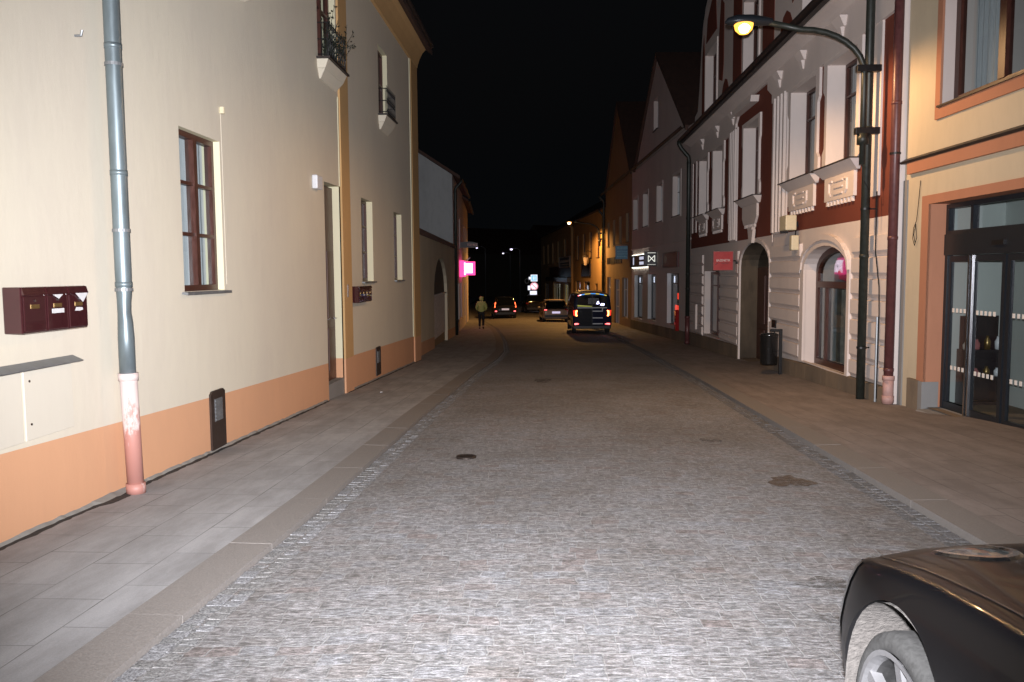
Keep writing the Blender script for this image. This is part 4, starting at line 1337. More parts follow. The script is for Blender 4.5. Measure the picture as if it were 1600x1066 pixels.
# ================================================================== RIGHT FRONT: warm cream shop house
Sh = Wall('shop_house', (5.17, 12.43), (5.74, -4), 'warm cream shop house with terracotta trim and a glass sliding door at the right edge')
rs = Sh.root
op = (.80, 3.7, 2.50)
uw = (1.0, 3.2, 3.77, 5.6)
zf = -.30
mb = MB().face([(.0, -.9), (op[0], -.9), (op[0], op[2]), (op[1], op[2]), (op[1], -.7), (Sh.L, 0), (Sh.L, 8), (0, 8)], 0, [rect(*uw)], 0)
mb.build('wall', 'shopcream', rs)
mb = MB()
mb.quad((uw[0], 0, uw[2]), (uw[0], .22, uw[2]), (uw[0], .22, uw[3]), (uw[0], 0, uw[3])); mb.quad((uw[1], 0, uw[2]), (uw[1], .22, uw[2]), (uw[1], .22, uw[3]), (uw[1], 0, uw[3]))
mb.quad((uw[0], 0, uw[2]), (uw[1], 0, uw[2]), (uw[1], .22, uw[2]), (uw[0], .22, uw[2])); mb.quad((uw[0], 0, uw[3]), (uw[1], 0, uw[3]), (uw[1], .22, uw[3]), (uw[0], .22, uw[3]))
mb.build('window_reveal', 'pinkgrey', rs)
mb = MB()
mb.prism(rect(uw[0] - .13, uw[1] + .13, 3.61, 5.75), -.03, .002, [rect(uw[0], uw[1], uw[2], uw[3])])
mb.prism([(.6, -.95), (op[0], -.95), (op[0], op[2]), (op[1], op[2]), (op[1], -.75), (op[1] + .2, -.75), (op[1] + .2, 2.62), (.6, 2.62)], -.03, .002)
for x in (op[0], op[1]):
    mb.quad((x, -.03, -.95), (x, .26, -.95), (x, .26, op[2]), (x, -.03, op[2]))
mb.quad((op[0], -.03, op[2]), (op[1], -.03, op[2]), (op[1], .26, op[2]), (op[0], .26, op[2]))
mb.box(.17, Sh.L, -.055, .002, 2.97, 3.13)
mb.build('trim', 'shoporange', rs)
MB().hexa([(.0, -.07, 3.132), (Sh.L, -.07, 3.132), (Sh.L, .0, 3.132), (0, 0, 3.132), (0, -.085, 3.16), (Sh.L, -.085, 3.16), (Sh.L, 0, 3.21), (0, 0, 3.21)]).build('ledge', 'gutter', rs)
MB().box(uw[0] - .04, uw[1] + .04, -.06, .2, 3.755, 3.78).build('sill_cover', 'gutter', rs)
MB().box(.0, .12, -.02, .002, -.9, 2.9).build('edge_strip', 'gstone', rs)
mb = MB().box(.36, .70, -.05, .0, -.9, .06); mb.m = 1; mb.box(.702, op[0] + .01, -.052, .18, -.9, .055)
mb.build('plinth', ['stone', 'gstone'], rs)
window(rs, uw[0], uw[1], uw[2], uw[3], .18, 'brownwood', 2, (), cgap=.25, clos=(uw[0], uw[0] + .5), fw=.11)
Sh.shell('shopcream', 8, 10); Sh.roof(8, 11, 10)
downpipe(rs, -.05, 8, g(12.4) + .05, 'maroonpipe', .068, -.13, brackets=(3.3, ), boot='rusty', boot_h=.42)
mb = MB().tube([(.50, -.01, 2.85), (.47, -.015, 2.55), (.43, -.015, 2.3), (.36, -.02, 2.2), (.34, -.02, 2.05), (.40, -.02, 1.95), (.46, -.02, 2.06), (.42, -.02, 2.25), (.37, -.02, 2.1), (.42, -.02, 1.98)], .005, 5)
mb.build('loose_cable', 'black', rs)
# automatic glass door
dy = .25
door = MB()
x0, x1 = op[0], op[1]
for a, b, c_, d_ in ((x0 + .002, x0 + .07, zf, 2.49), (x0 + .0702, x1 - .002, 2.43, 2.49), (x0 + .0702, x1 - .002, 2.08, 2.13), (x0 + .62, x0 + .68, 2.1302, 2.4298), (x1 - .07, x1 - .002, zf, 2.4298)):
    door.box(a, b, dy - .04, dy + .04, c_, d_)
door.box(x0 + .0702, x1 - .0702, dy - .09, dy + .05, 1.80, 2.0798)
door.box(x0 + .0702, x0 + .72, dy - .035, dy + .035, zf, zf + .10)
D = door.build('sliding_door', 'anthracite', rs)
MB().box(x0 + 1.25, x0 + 1.5, dy - .115, dy - .09, 1.90, 1.96).build('sensor', 'black', D)
def leaf(a, b, y, nm='door_leaf'):
    m_ = MB()
    for q in ((a, a + .07, zf + .01, 1.79), (b - .07, b, zf + .01, 1.79), (a + .0702, b - .0702, 1.71, 1.79), (a + .0702, b - .0702, zf + .01, zf + .10)):
        m_.box(q[0], q[1], y - .022, y + .022, q[2], q[3])
    l = m_.build(nm, 'anthracite', D)
    MB().quad((a + .05, y, zf), (b - .05, y, zf), (b - .05, y, 1.75), (a + .05, y, 1.75)).build('pane', 'glass', l)
    mk = MB()
    for z in (.25, 1.03):
        n = int((b - a - .2) / .095)
        for i in range(n):
            s = a + .11 + i * .095
            mk.box(s, s + .05, y - .005, y - .001, z, z + .055)
    mk.build('safety_mark', 'signtxt', l)
    return l
leaf(x0 + .072, x0 + .72, dy + .0)
leaf(x0 + .76, x0 + 1.50, dy - .055)
leaf(x0 + 1.54, x0 + 2.24, dy - .055)
MB().box(x0 + .715, x0 + .745, dy - .105, dy - .05, zf, 1.795).box(x0 + .775, x0 + .80, dy - .095, dy - .078, zf, 1.795).build('door_stile', 'chrome', D)
MB().quad((x0 + .06, dy + .02, 2.12), (x1 - .06, dy + .02, 2.12), (x1 - .06, dy + .02, 2.45), (x0 + .06, dy + .02, 2.45)).build('fanlight_pane', 'glass', D)
mb = MB()
iy = 1.25
mb.quad((x0 - .4, iy, zf), (x1 + .4, iy, zf), (x1 + .4, iy, 3.0), (x0 - .4, iy, 3.0))
mb.quad((x0 - .4, dy + .1, zf), (x0 - .4, iy, zf), (x0 - .4, iy, 3.0), (x0 - .4, dy + .1, 3.0))
mb.quad((x1 + .4, dy + .1, zf), (x1 + .4, iy, zf), (x1 + .4, iy, 3.0), (x1 + .4, dy + .1, 3.0))
mb.quad((x0 - .4, dy + .1, 3.0), (x0 - .4, iy, 3.0), (x1 + .4, iy, 3.0), (x1 + .4, dy + .1, 3.0))
mb.build('lobby_wall', 'tile', rs)
MB().quad((x0 - .4, 0.02, zf), (x1 + .4, .02, zf), (x1 + .4, iy, zf), (x0 - .4, iy, zf)).build('lobby_floor', 'stone', rs)
MB().hexa([(x0, -.3, zf - .2), (x1, -.3, zf - .2), (x1, .2, zf - .2), (x0, .2, zf - .2), (x0, -.1, zf - .03), (x1, -.1, zf + .0), (x1, .2, zf + .005), (x0, .2, zf + .005)]).build('threshold', 'gstone', rs)
MB().box(x0 + .35, x0 + .47, iy - .02, iy - .001, .05, .17).build('wall_socket', 'creampl', rs)
sh = empty('shop_shelf', Sh.world(.42, .62, zf), Sh.ang, 'dark low cabinet of small goods behind the glass sliding door', 'shelf')
MB().box(0, .22, 0, .60, 0, .04).box(0, .22, 0, .60, .36, .40).box(0, .22, 0, .60, .74, .78).box(0, .22, 0, .03, .04, .74).box(0, .22, .57, .60, .04, .74).box(0, .02, .03, .57, .04, 1.25).build('cabinet', 'darksign', sh)
rnd = random.Random(4)
for z in (.40, .78):
    for i in range(4):
        hh = rnd.uniform(.1, .2)
        o = MB().lathe([(.001, 0), (.04, 0), (.045, hh * .6), (.02, hh * .85), (.02, hh), (.001, hh)], (0, 0, 0), 10).build('shelf_vase', ['cloth', 'clothpink', 'brass', 'whitepl'][i], None, smooth=True)
        o.location = Sh.world(.53, .69 + i * .15, zf + z)
        tag(o, 'small vase on the %s board of the dark cabinet, %s' % ('top' if z > .5 else 'lower', ['cream coloured', 'dusty pink', 'brass coloured', 'plain white'][i]), 'vase', 'vases on the shop cabinet')
hg = MB()
for k in range(4):
    hg.tube([(.15 * k, 0, 0), (.15 * k + .25, 0, .06)], .008, 6)
hg.tube([(0, 0, 0), (.5, 0, 0)], .012, 6); hg.tube([(.1, 0, .06), (.75, 0, .06)], .012, 6)
tag(hg.build('ceiling_rack', 'brass', None, loc=Sh.world(x0 + 1.1, .7, 2.25), rot=Sh.ang), 'thin brass hanging rack seen through the pane above the sliding door', 'rack')

# ================================================================== RIGHT: houses further down
Cw = Wall('gabled_shop_house', (4.37, 44.6), (5.08, 30.02), 'dusty pink house with a steep pointed gable and lit shop windows beyond the oxblood house')
rc = Cw.root
L0 = Cw.L
cw = [(.6, 2.0), (3.75, 5.15), (7.5, 8.8), (11.1, 12.55)]
shop = [(10.0, 12.4, -.52, 1.55), (5.2, 7.3, -.6, 1.5), (1.0, 3.6, -.75, 1.45)]
holes = [rect(a, b, 3.8, 5.38) for a, b in cw] + [rect(a, b, c_, d_) for a, b, c_, d_ in shop]
MB().face([(0, -2.2), (L0, -2), (L0, 6.85), (0, 6.85)], 0, holes, .28).build('wall', 'pinkgrey', rc)
for a, b in cw:
    f = window(rc, a, b, 3.8, 5.38, .2, 'whitewood', 2, (.6,), sill='gutter', cgap=.08)
    mb = MB().quad((a + .003, 0, 3.8), (a + .003, .2, 3.8), (a + .003, .2, 5.38), (a + .003, 0, 5.38))
    mb.prism(rect(a - .12, b + .12, 3.72, 5.5), -.02, .001, [rect(a + .001, b - .001, 3.801, 5.379)])
    mb.build('window_trim', 'rwhite', f)
for i, (a, b, c_, d_) in enumerate(shop):
    f = window(rc, a, b, c_, d_, .2, 'anthracite', 1, (.80,), curtain=None, pane='glassdark', name='shop_window')
    MB().quad((a - .002 + .004, -.001, c_), (a + .002, .2, c_), (a + .002, .2, d_), (a + .002, -.001, d_)).build('white_reveal', 'whitewood', f)
    mb = MB()
    nb = MB()
    for x in (a + .25, b - .3):
        nb.box(x, x + .16, .235, .25, d_ - .38, d_ - .12)
    nb.build('neon_lamp', 'coolneon', f)
    if i == 0:
        nb = MB().box(a + .5, a + 1.3, .235, .25, .0, .26).box(a + .95, a + 1.4, .235, .25, .50, .75).box(a + 1.5, a + 1.75, .235, .25, .9, 1.05)
        nb.build('red_lamp', 'redneon', f)
        MB().box(a + .8, a + 1.5, .9, .95, c_, .9).build('display_board', 'clothpink', f)
    if i == 1:
        MB().box(b - .45, b - .22, .235, .25, -.3, -.05).box(b - .45, b - .26, .235, .25, -.5, -.4).build('small_lamp', 'whiteneon', f)
        MB().box(a + .4, a + 1.2, .6, .65, c_, 1.0).build('curtain_panel', 'curtain', f)
    if i == 2:
        MB().box(a + 1.6, a + 2.0, .235, .25, -.55, .25).box(a + 1.5, a + 2.1, .235, .25, .45, .7).build('neon_lamp', 'coolneon', f)
mb = MB()
for i in range(15):
    s0, s1 = L0 * i / 15, L0 * (i + 1) / 15 - .006
    mid = (s0 + s1) / 2
    zt = -.6 - .07 * (L0 - mid) / 3
    mb.box(s0, s1, -.06, .0, -2.2, zt)
mb.build('plinth', 'stone', rc)
Cw.shell('pinkgrey', 6.85, 10)
Cw.gutter(6.78, .34, .05, L0 - .1)
ga = 7.44
gp = [(1.5, 6.86), (13.4, 6.86), (ga, 11.0)]
gp = [(1.4, 6.86), (13.5, 6.86), (ga + .12, 10.95), (ga - .12, 10.95)]
mb = MB().face(gp, -.0, [rect(6.5, 7.6, 7.9, 9.25)], .25)
mb.build('gable', 'pinkgrey', rc)
window(rc, 6.5, 7.6, 7.9, 9.25, .2, 'whitewood', 2, (.5,), sill='gutter')
mb = MB()
mb.hexa([(1.1, -.12, 6.75), (ga, -.12, 10.98), (ga, 9, 10.98), (1.1, 9, 6.75), (1.1, -.12, 6.93), (ga, -.12, 11.16), (ga, 9, 11.16), (1.1, 9, 6.93)])
mb.hexa([(ga, -.12, 10.98), (13.8, -.12, 6.75), (13.8, 9, 6.75), (ga, 9, 10.98), (ga, -.12, 11.16), (13.8, -.12, 6.93), (13.8, 9, 6.93), (ga, 9, 11.16)])
mb.build('roof', 'roof', rc)
MB().box(12.55, 12.8, -.2, -.06, -.65, .15).build('post_box', 'redlens', rc, bevel=.02)
MB().box(0, L0, -.05, .001, 2.75, 2.83).build('string_course', 'pinkgrey', rc)

Dw = Wall('narrow_gabled_house', (3.8, 57), (4.36, 44.64), 'narrow dim house with a sharp pointed gable, orange-lit at street level')
rd = Dw.root
LD = Dw.L
holes = [rect(a, a + 1.1, 3.3, 4.9) for a in (1.2, 4.2, 7.2, 10.2)] + [rect(1.0, 3.0, -1.0, 1.3), rect(5.0, 7.4, -1.9, 1.2), rect(8.6, 11.0, -1.0, 1.3)]
MB().face([(0, -2.4), (LD, -2.2), (LD, 6.95), (0, 6.95)], 0, holes, .2).build('wall', 'tan', rd)
for a in (1.2, 4.2, 7.2, 10.2):
    window(rd, a, a + 1.1, 3.3, 4.9, .15, 'brownwood', sill='gutter')
for a, b, c_ in ((1.0, 3.0, -1.0), (8.6, 11.0, -1.0)):
    window(rd, a, b, c_, 1.3, .15, 'whitewood', 2, (.7,), curtain='clothpink', pane='glass', name='shop_window')
f = window(rd, 5.0, 7.4, -1.9, 1.2, .15, 'whitewood', 2, (.45, .78), curtain='clothpink', pane='glass', name='shop_door')
MB().face([(.6, 6.96), (LD - .4, 6.96), (LD / 2 + .2, 11.6)], 0).build('gable', 'tan', rd)
mb = MB()
hx = LD / 2 + .2
mb.hexa([(.3, -.1, 6.8), (hx, -.1, 11.6), (hx, 9, 11.6), (.3, 9, 6.8), (.3, -.1, 6.98), (hx, -.1, 11.78), (hx, 9, 11.78), (.3, 9, 6.98)])
mb.hexa([(hx, -.1, 11.6), (LD - .1, -.1, 6.8), (LD - .1, 9, 6.8), (hx, 9, 11.6), (hx, -.1, 11.78), (LD - .1, -.1, 6.98), (LD - .1, 9, 6.98), (hx, 9, 11.78)])
mb.build('roof', 'roof', rd)
Dw.shell('tan', 6.95, 9)
Dw.gutter(6.85, .32)
mb = MB(); rnd = random.Random(9)
x = 1.2
while x < 8.5:
    wd = rnd.uniform(.16, .34)
    mb.box(x, x + wd * .35, -.05, -.0, 2.15, 2.55)
    if rnd.random() < .6: mb.box(x + wd * .35, x + wd, -.05, -.0, rnd.choice([2.15, 2.47]), rnd.choice([2.23, 2.55]) if False else 2.55)
    x += wd + .12
mb.build('shop_lettering', 'gutter', rd)
downpipe(rd, .12, 6.8, -1.65, 'blackpipe', .08, -.14, (-.4, .5))

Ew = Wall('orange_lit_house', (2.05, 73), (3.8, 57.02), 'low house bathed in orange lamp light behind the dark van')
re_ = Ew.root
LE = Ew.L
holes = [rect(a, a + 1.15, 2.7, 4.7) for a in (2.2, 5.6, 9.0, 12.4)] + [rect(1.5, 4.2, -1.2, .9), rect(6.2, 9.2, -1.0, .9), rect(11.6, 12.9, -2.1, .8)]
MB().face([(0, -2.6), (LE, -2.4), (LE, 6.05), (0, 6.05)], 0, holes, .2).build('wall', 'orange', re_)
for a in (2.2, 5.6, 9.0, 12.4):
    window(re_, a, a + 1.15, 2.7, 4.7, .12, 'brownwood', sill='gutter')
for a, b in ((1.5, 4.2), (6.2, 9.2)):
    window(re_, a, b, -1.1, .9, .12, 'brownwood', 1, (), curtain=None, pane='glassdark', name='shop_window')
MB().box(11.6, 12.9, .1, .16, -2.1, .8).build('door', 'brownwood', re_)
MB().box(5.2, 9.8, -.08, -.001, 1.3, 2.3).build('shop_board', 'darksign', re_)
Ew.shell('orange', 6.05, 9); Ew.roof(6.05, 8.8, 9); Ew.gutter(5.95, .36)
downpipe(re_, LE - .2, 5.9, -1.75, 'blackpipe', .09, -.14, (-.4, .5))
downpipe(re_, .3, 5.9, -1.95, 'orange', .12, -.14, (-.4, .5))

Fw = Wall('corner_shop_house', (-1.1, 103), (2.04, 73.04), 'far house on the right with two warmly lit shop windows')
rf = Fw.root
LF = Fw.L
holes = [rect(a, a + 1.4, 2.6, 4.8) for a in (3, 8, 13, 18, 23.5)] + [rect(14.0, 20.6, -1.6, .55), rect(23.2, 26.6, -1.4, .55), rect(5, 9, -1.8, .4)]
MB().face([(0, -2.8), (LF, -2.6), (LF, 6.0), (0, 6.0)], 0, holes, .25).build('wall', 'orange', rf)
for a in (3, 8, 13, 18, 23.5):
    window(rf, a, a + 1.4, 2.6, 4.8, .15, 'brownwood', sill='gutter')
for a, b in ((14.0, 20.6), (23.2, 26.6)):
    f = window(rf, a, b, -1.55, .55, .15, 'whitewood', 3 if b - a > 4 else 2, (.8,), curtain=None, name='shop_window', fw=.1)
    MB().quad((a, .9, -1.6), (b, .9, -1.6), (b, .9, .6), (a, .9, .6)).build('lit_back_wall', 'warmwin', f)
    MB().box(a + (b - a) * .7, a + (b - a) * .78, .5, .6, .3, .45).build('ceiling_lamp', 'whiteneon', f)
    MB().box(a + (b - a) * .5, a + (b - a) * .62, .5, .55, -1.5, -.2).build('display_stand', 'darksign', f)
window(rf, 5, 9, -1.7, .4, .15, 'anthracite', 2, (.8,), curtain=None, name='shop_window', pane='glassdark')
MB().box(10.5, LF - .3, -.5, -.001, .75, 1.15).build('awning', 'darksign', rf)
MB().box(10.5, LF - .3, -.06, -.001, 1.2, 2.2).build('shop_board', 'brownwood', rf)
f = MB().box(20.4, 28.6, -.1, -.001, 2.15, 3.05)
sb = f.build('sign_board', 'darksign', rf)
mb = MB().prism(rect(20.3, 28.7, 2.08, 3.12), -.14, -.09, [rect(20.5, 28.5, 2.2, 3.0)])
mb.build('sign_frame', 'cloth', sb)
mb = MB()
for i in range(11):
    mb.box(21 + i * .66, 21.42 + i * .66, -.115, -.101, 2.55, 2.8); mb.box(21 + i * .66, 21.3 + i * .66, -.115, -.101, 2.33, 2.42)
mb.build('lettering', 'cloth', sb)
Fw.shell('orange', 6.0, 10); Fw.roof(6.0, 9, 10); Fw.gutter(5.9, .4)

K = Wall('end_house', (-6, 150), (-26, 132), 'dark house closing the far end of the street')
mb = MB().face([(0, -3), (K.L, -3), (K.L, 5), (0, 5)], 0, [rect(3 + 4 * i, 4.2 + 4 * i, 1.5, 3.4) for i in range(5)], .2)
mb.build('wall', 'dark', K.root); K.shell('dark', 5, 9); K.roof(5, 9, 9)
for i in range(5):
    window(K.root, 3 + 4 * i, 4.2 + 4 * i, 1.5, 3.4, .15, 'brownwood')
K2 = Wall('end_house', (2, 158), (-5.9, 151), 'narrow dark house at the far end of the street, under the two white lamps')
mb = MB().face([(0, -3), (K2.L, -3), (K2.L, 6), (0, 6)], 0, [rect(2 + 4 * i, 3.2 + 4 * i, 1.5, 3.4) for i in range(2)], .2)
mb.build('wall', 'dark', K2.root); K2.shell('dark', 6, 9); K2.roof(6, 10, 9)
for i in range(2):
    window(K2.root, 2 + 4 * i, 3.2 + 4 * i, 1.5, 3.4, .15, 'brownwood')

# ================================================================== street lamps
def bracket_lamp(wx, y, zc, reach, label, bulb, r=.045, drop=2.1, sc=1.0):
    root = empty('street_lamp', (wx, y, zc - drop), 0, label, 'street lamp', 'street lamps on curved wall arms')
    h = drop
    pts = [(0, 0, 0), (0, 0, h - .75 * sc)]
    for i in range(1, 9):
        t = i / 8 * math.pi / 2
        pts.append((-.95 * sc * (1 - math.cos(t)), 0, h - .75 * sc + .66 * sc * math.sin(t)))
    pts.append((-reach + .35, 0, h + .02))
    arm = MB().tube(pts, r, 12).build('arm', 'blackpipe', root, smooth=True)
    MB().tube([(0, 0, .30), (0, 0, .46)], r * 1.9, 12).build('joint_sleeve', 'blackpipe', root, smooth=True)
    for z in (.50, 1.42 if drop > 1.8 else .9):
        MB().box(-.12, .24, -.05, .05, z - .05, z + .05).build('clamp', 'black', root, bevel=.008)
    mb = MB()
    n = 16; rings = []
    for x, w_, zt, zb in ((-reach + .40, .05, .05, .05), (-reach + .30, .075, .075, .05), (-reach + .1, .12, .11, .04), (-reach - .12, .13, .11, .04), (-reach - .26, .08, .07, .03), (-reach - .30, .02, .02, .01)):
        b = len(mb.v)
        for k in range(n):
            t = 2 * math.pi * k / n
            mb.v.append((x, w_ * math.cos(t), h + .03 + (zt if math.sin(t) > 0 else zb) * math.sin(t)))
        rings.append(b)
    for b0, b1 in zip(rings, rings[1:]):
        for k in range(n):
            mb.f.append((b0 + k, b0 + (k + 1) % n, b1 + (k + 1) % n, b1 + k)); mb.mi.append(0)
    hd = mb.build('lamp_head', 'anthracite', root, smooth=True)
    bs = 8 if bulb == 'sodium' else 8
    MB().lathe([(.001, -.15), (.07, -.135), (.125, -.08), (.145, 0), (.12, .01), (.001, .012)], (-reach - .02, 0, h - .0), 20).build('bowl', bulb, hd, smooth=True)
    MB().lathe([(.001, -.075), (.055, -.055), (.085, 0), (.06, .05), (.001, .075)], (-reach - .03, -.075, h - .075), 16).build('bulb', 'arc', hd, smooth=True)
    return root


bracket_lamp(4.72, 12.9, 5.30, 1.78, 'big glowing orange street lamp on a curved arm clamped to the black downpipe', 'sodium')
bracket_lamp(3.48, 58.2, 5.12, 2.1, 'smaller glowing street lamp on a curved arm far down the right side', 'sodium2', r=.06, drop=1.7, sc=1.1)
MB().tube([(4.72, 12.9, 3.2), (4.75, 12.88, 2.95), (4.87, 12.95, 2.8)], .006, 6).build('lamp_cable', 'black', None)
o = bpy.data.objects['lamp_cable']; tag(o, 'thin black wire hanging from the foot of the curved lamp arm', 'cable')


def pole_lamp(x, y, z, label, r):
    root = empty('tall_street_lamp', (x + 1.0, y, g(y)), 0, label, 'street lamp', 'cold white street lamps far away')
    h = z - g(y)
    MB().tube([(0, 0, 0), (0, 0, h), (-.3, 0, h + .25), (-.8, 0, h + .3)], [.09, .06, .05, .05], 10).build('pole', 'zincsheet', root, smooth=True)
    MB().hexa([(-1.35, -.14, h + .16), (-.7, -.14, h + .22), (-.7, .14, h + .22), (-1.35, .14, h + .16), (-1.35, -.1, h + .30), (-.7, -.1, h + .38), (-.7, .1, h + .38), (-1.35, .1, h + .30)]).build('lamp_head', 'anthracite', root)
    MB().lathe([(.001, -r), (r * .8, -r * .7), (r, 0), (.001, .02)], (-1.05, 0, h + .17), 14).build('lens', 'led', root, smooth=True)


pole_lamp(-4.7, 102, 4.4, 'cold white lamp on a tall pole, highest of the far lamps above the traffic signs', .17)
pole_lamp(-7.0, 125, 4.45, 'cold white lamp far away, just left of the highest far lamp', .14)
pole_lamp(-9.2, 105, 4.7, 'cold white lamp far away beside the left houses, over the magenta sign', .13)

# ================================================================== signs on the houses
def box_sign(name, wall_pt, x0, x1, z0, z1, thick, mat, label):
    root = empty(name, (wall_pt[0], wall_pt[1], z0), 0, label, 'shop sign')
    ox = wall_pt[0]
    MB().box(x0 - ox, x1 - ox, -thick / 2, thick / 2, 0, z1 - z0).build('panel', mat, root, bevel=.008)
    return root, ox


rs1, ox = box_sign('red_hanging_sign', (5.05, 22.6), 4.40, 4.92, 1.64, 2.14, .06, 'redsign', 'square red sign with white lettering sticking out over the small shop window')
text('lettering', 'BAZENETIK', .088, 'signtxt', rs1, ((4.66 - ox), -.034, .26), sx=.82)
t2 = text('lettering', 'BAZENY', .062, 'maroonsign', rs1, ((4.72 - ox), -.034, .185), sx=.9)
MB().hexa([(-.61, -.04, .14), (-.59, -.04, .14), (-.59, -.035, .14), (-.61, -.035, .14), (-.55, -.04, .2), (-.52, -.04, .2), (-.52, -.035, .2), (-.55, -.035, .2)]).build('tick_mark', 'maroonsign', rs1)
MB().prism(rect(4.395 - ox, 4.925 - ox, -.005, .505), -.036, .036, [rect(4.41 - ox, 4.91 - ox, .01, .49)]).build('frame', 'clothpink', rs1)
MB().tube([(-.13, 0, .25), (0, 0, .25)], .015, 8).box(-.05, .0, -.02, .02, .13, .37).build('bracket', 'black', rs1)

rs2, ox = box_sign('bow_tie_sign', (4.78, 37.1), 4.18, 4.74, 1.87, 2.52, .10, 'darksign', 'dark square sign with a white bow-tie shaped mark')
y_ = -.056
c_ = 4.50 - ox; zc = .33
mb = MB()
k = .14
def seg(a, b, w_=.016):
    a = Vector((a[0], 0, a[1])); b = Vector((b[0], 0, b[1])); d = (b - a).normalized(); n = Vector((-d.z, 0, d.x)) * w_
    mb.hexa([tuple((a - n) + Vector((0, y_ - .004, 0))), tuple((b - n) + Vector((0, y_ - .004, 0))), tuple((b - n) + Vector((0, y_ + .002, 0))), tuple((a - n) + Vector((0, y_ + .002, 0))),
             tuple((a + n) + Vector((0, y_ - .004, 0))), tuple((b + n) + Vector((0, y_ - .004, 0))), tuple((b + n) + Vector((0, y_ + .002, 0))), tuple((a + n) + Vector((0, y_ + .002, 0)))])
seg((c_ - k, zc - k), (c_ - k, zc + k)); seg((c_ + k, zc - k), (c_ + k, zc + k)); seg((c_ - k, zc + k), (c_ + k, zc - k)); seg((c_ - k, zc - k), (c_ + k, zc + k)); 
mb.build('bow_tie_mark', emit('lit_sign_mark', (.9, .9, .8), .9), rs2)
mb = MB()
for i in range(9):
    mb.box(c_ - .17 + i * .04, c_ - .145 + i * .04, y_ - .004, y_, zc + .24, zc + .27)
    mb.box(c_ - .17 + i * .04, c_ - .145 + i * .04, y_ - .004, y_, zc - .27, zc - .25)
mb.build('small_lettering', bpy.data.materials['lit_sign_mark'], rs2)
MB().box(-.06, .0, -.02, .02, .2, .4).build('bracket', 'black', rs2)
# wall sign lit from behind
bs = empty('backlit_sign', Cw.world(.4, 0, 1.85), Cw.ang, 'navy wall sign with pale light spilling out above and below it', 'shop sign')
MB().box(0, 5.0, -.16, -.06, 0, .60).build('panel', 'navysign', bs)
MB().box(.1, 4.9, -.06, -.02, .59, .63).box(.1, 4.9, -.06, -.02, -.03, .01).build('light_strip', 'whiteneon', bs)
mb = MB().box(3.3, 3.6, -.175, -.161, .36, .5).box(3.3, 3.6, -.175, -.161, .12, .26).box(3.65, 4.5, -.175, -.161, .36, .5).box(3.65, 4.5, -.175, -.161, .12, .26).box(1.2, 1.45, -.175, -.161, .12, .5)
mb.build('lettering', emit('dim_lit_lettering', (.62, .64, .8), .8), bs)
wsn = empty('maroon_wall_sign', Cw.world(9.4, 0, 1.80), Cw.ang, 'flat maroon sign over the shop window with red lamps', 'shop sign')
MB().box(0, 3.0, -.07, -.001, 0, .58).build('panel', 'maroonsign', wsn, bevel=.01)
MB().prism(rect(-.02, 3.02, -.02, .60), -.09, -.068, [rect(.03, 2.97, .03, .55)]).build('frame', 'darksign', wsn)
MB().prism([(.25, .30), (.5, .5), (.8, .40), (.7, .2), (.45, .15)], -.078, -.069).build('emblem', 'cloth', wsn)
rs3, ox = box_sign('blue_hanging_sign', (4.33, 46.2), 3.62, 4.40, 2.33, 3.07, .08, 'bluesign', 'blue square sign with pale lettering sticking out far down the right side')
mb = MB(); rnd = random.Random(8)
for z, h in ((.56, .10), (.38, .05), (.26, .05), (.10, .09)):
    x = -.62
    while x < -.05:
        wd = rnd.uniform(.03, .07); mb.box(x, x + wd, -.046, -.041, z, z + h); x += wd + .02
mb.build('lettering', 'bluetxt', rs3)
MB().box(-.72, .05, -.02, .02, .80, .82).box(-.02, .02, -.02, .02, .0, .82).build('bracket', 'black', rs3)
# magenta light box and its wall part
mg = empty('magenta_light_box', (-4.98, 46.2, 1.50), 0, 'glowing magenta square light box sticking out from the left houses', 'shop sign')
MB().box(.06, .80, -.08, .08, 0, .76).build('case', 'magenta', mg, bevel=.02)
MB().box(.17, .66, -.092, -.081, .12, .66).build('lit_panel', 'magwhite', mg)
MB().box(-.02, .06, -.03, .03, .3, .5).build('bracket', 'black', mg)
mgw = empty('magenta_wall_sign', G1.world(5.2, -.02, 1.42), G1.ang, 'glowing pink sign flat on the left wall beside the square light box', 'shop sign')
MB().box(0, 2.6, -.22, -.001, 0, .86).build('case', 'magenta', mgw, bevel=.02)
MB().box(.5, 2.1, -.235, -.221, .1, .75).build('lit_panel', 'magwhite', mgw)
MB().prism([(1.2, .35), (1.35, .35), (1.35, .5), (1.2, .5)], -.245, -.236).build('square_mark', 'darksign', mgw)
MB().tube([(2.5, -.2, .86), (2.7, -.45, 1.05)], .03, 6).build('spot_arm', 'whitepl', mgw)
ds = empty('dark_hanging_sign', (-4.85, 44.6, 2.98), 0, 'dark arched sign with faint lettering above the magenta light box', 'shop sign')
MB().prism([(0, 0), (.98, 0), (.98, .24), (.7, .31), (.35, .33), (0, .30)], -.05, .05).build('panel', 'darksign', ds)
mb = MB()
for i in range(7):
    mb.prism(rect(.42 + i * .075, .47 + i * .075, .10, .22), -.056, -.051, [rect(.435 + i * .075, .455 + i * .075, .13, .19)] if i % 2 else [])
mb.build('lettering', 'cloth', ds)
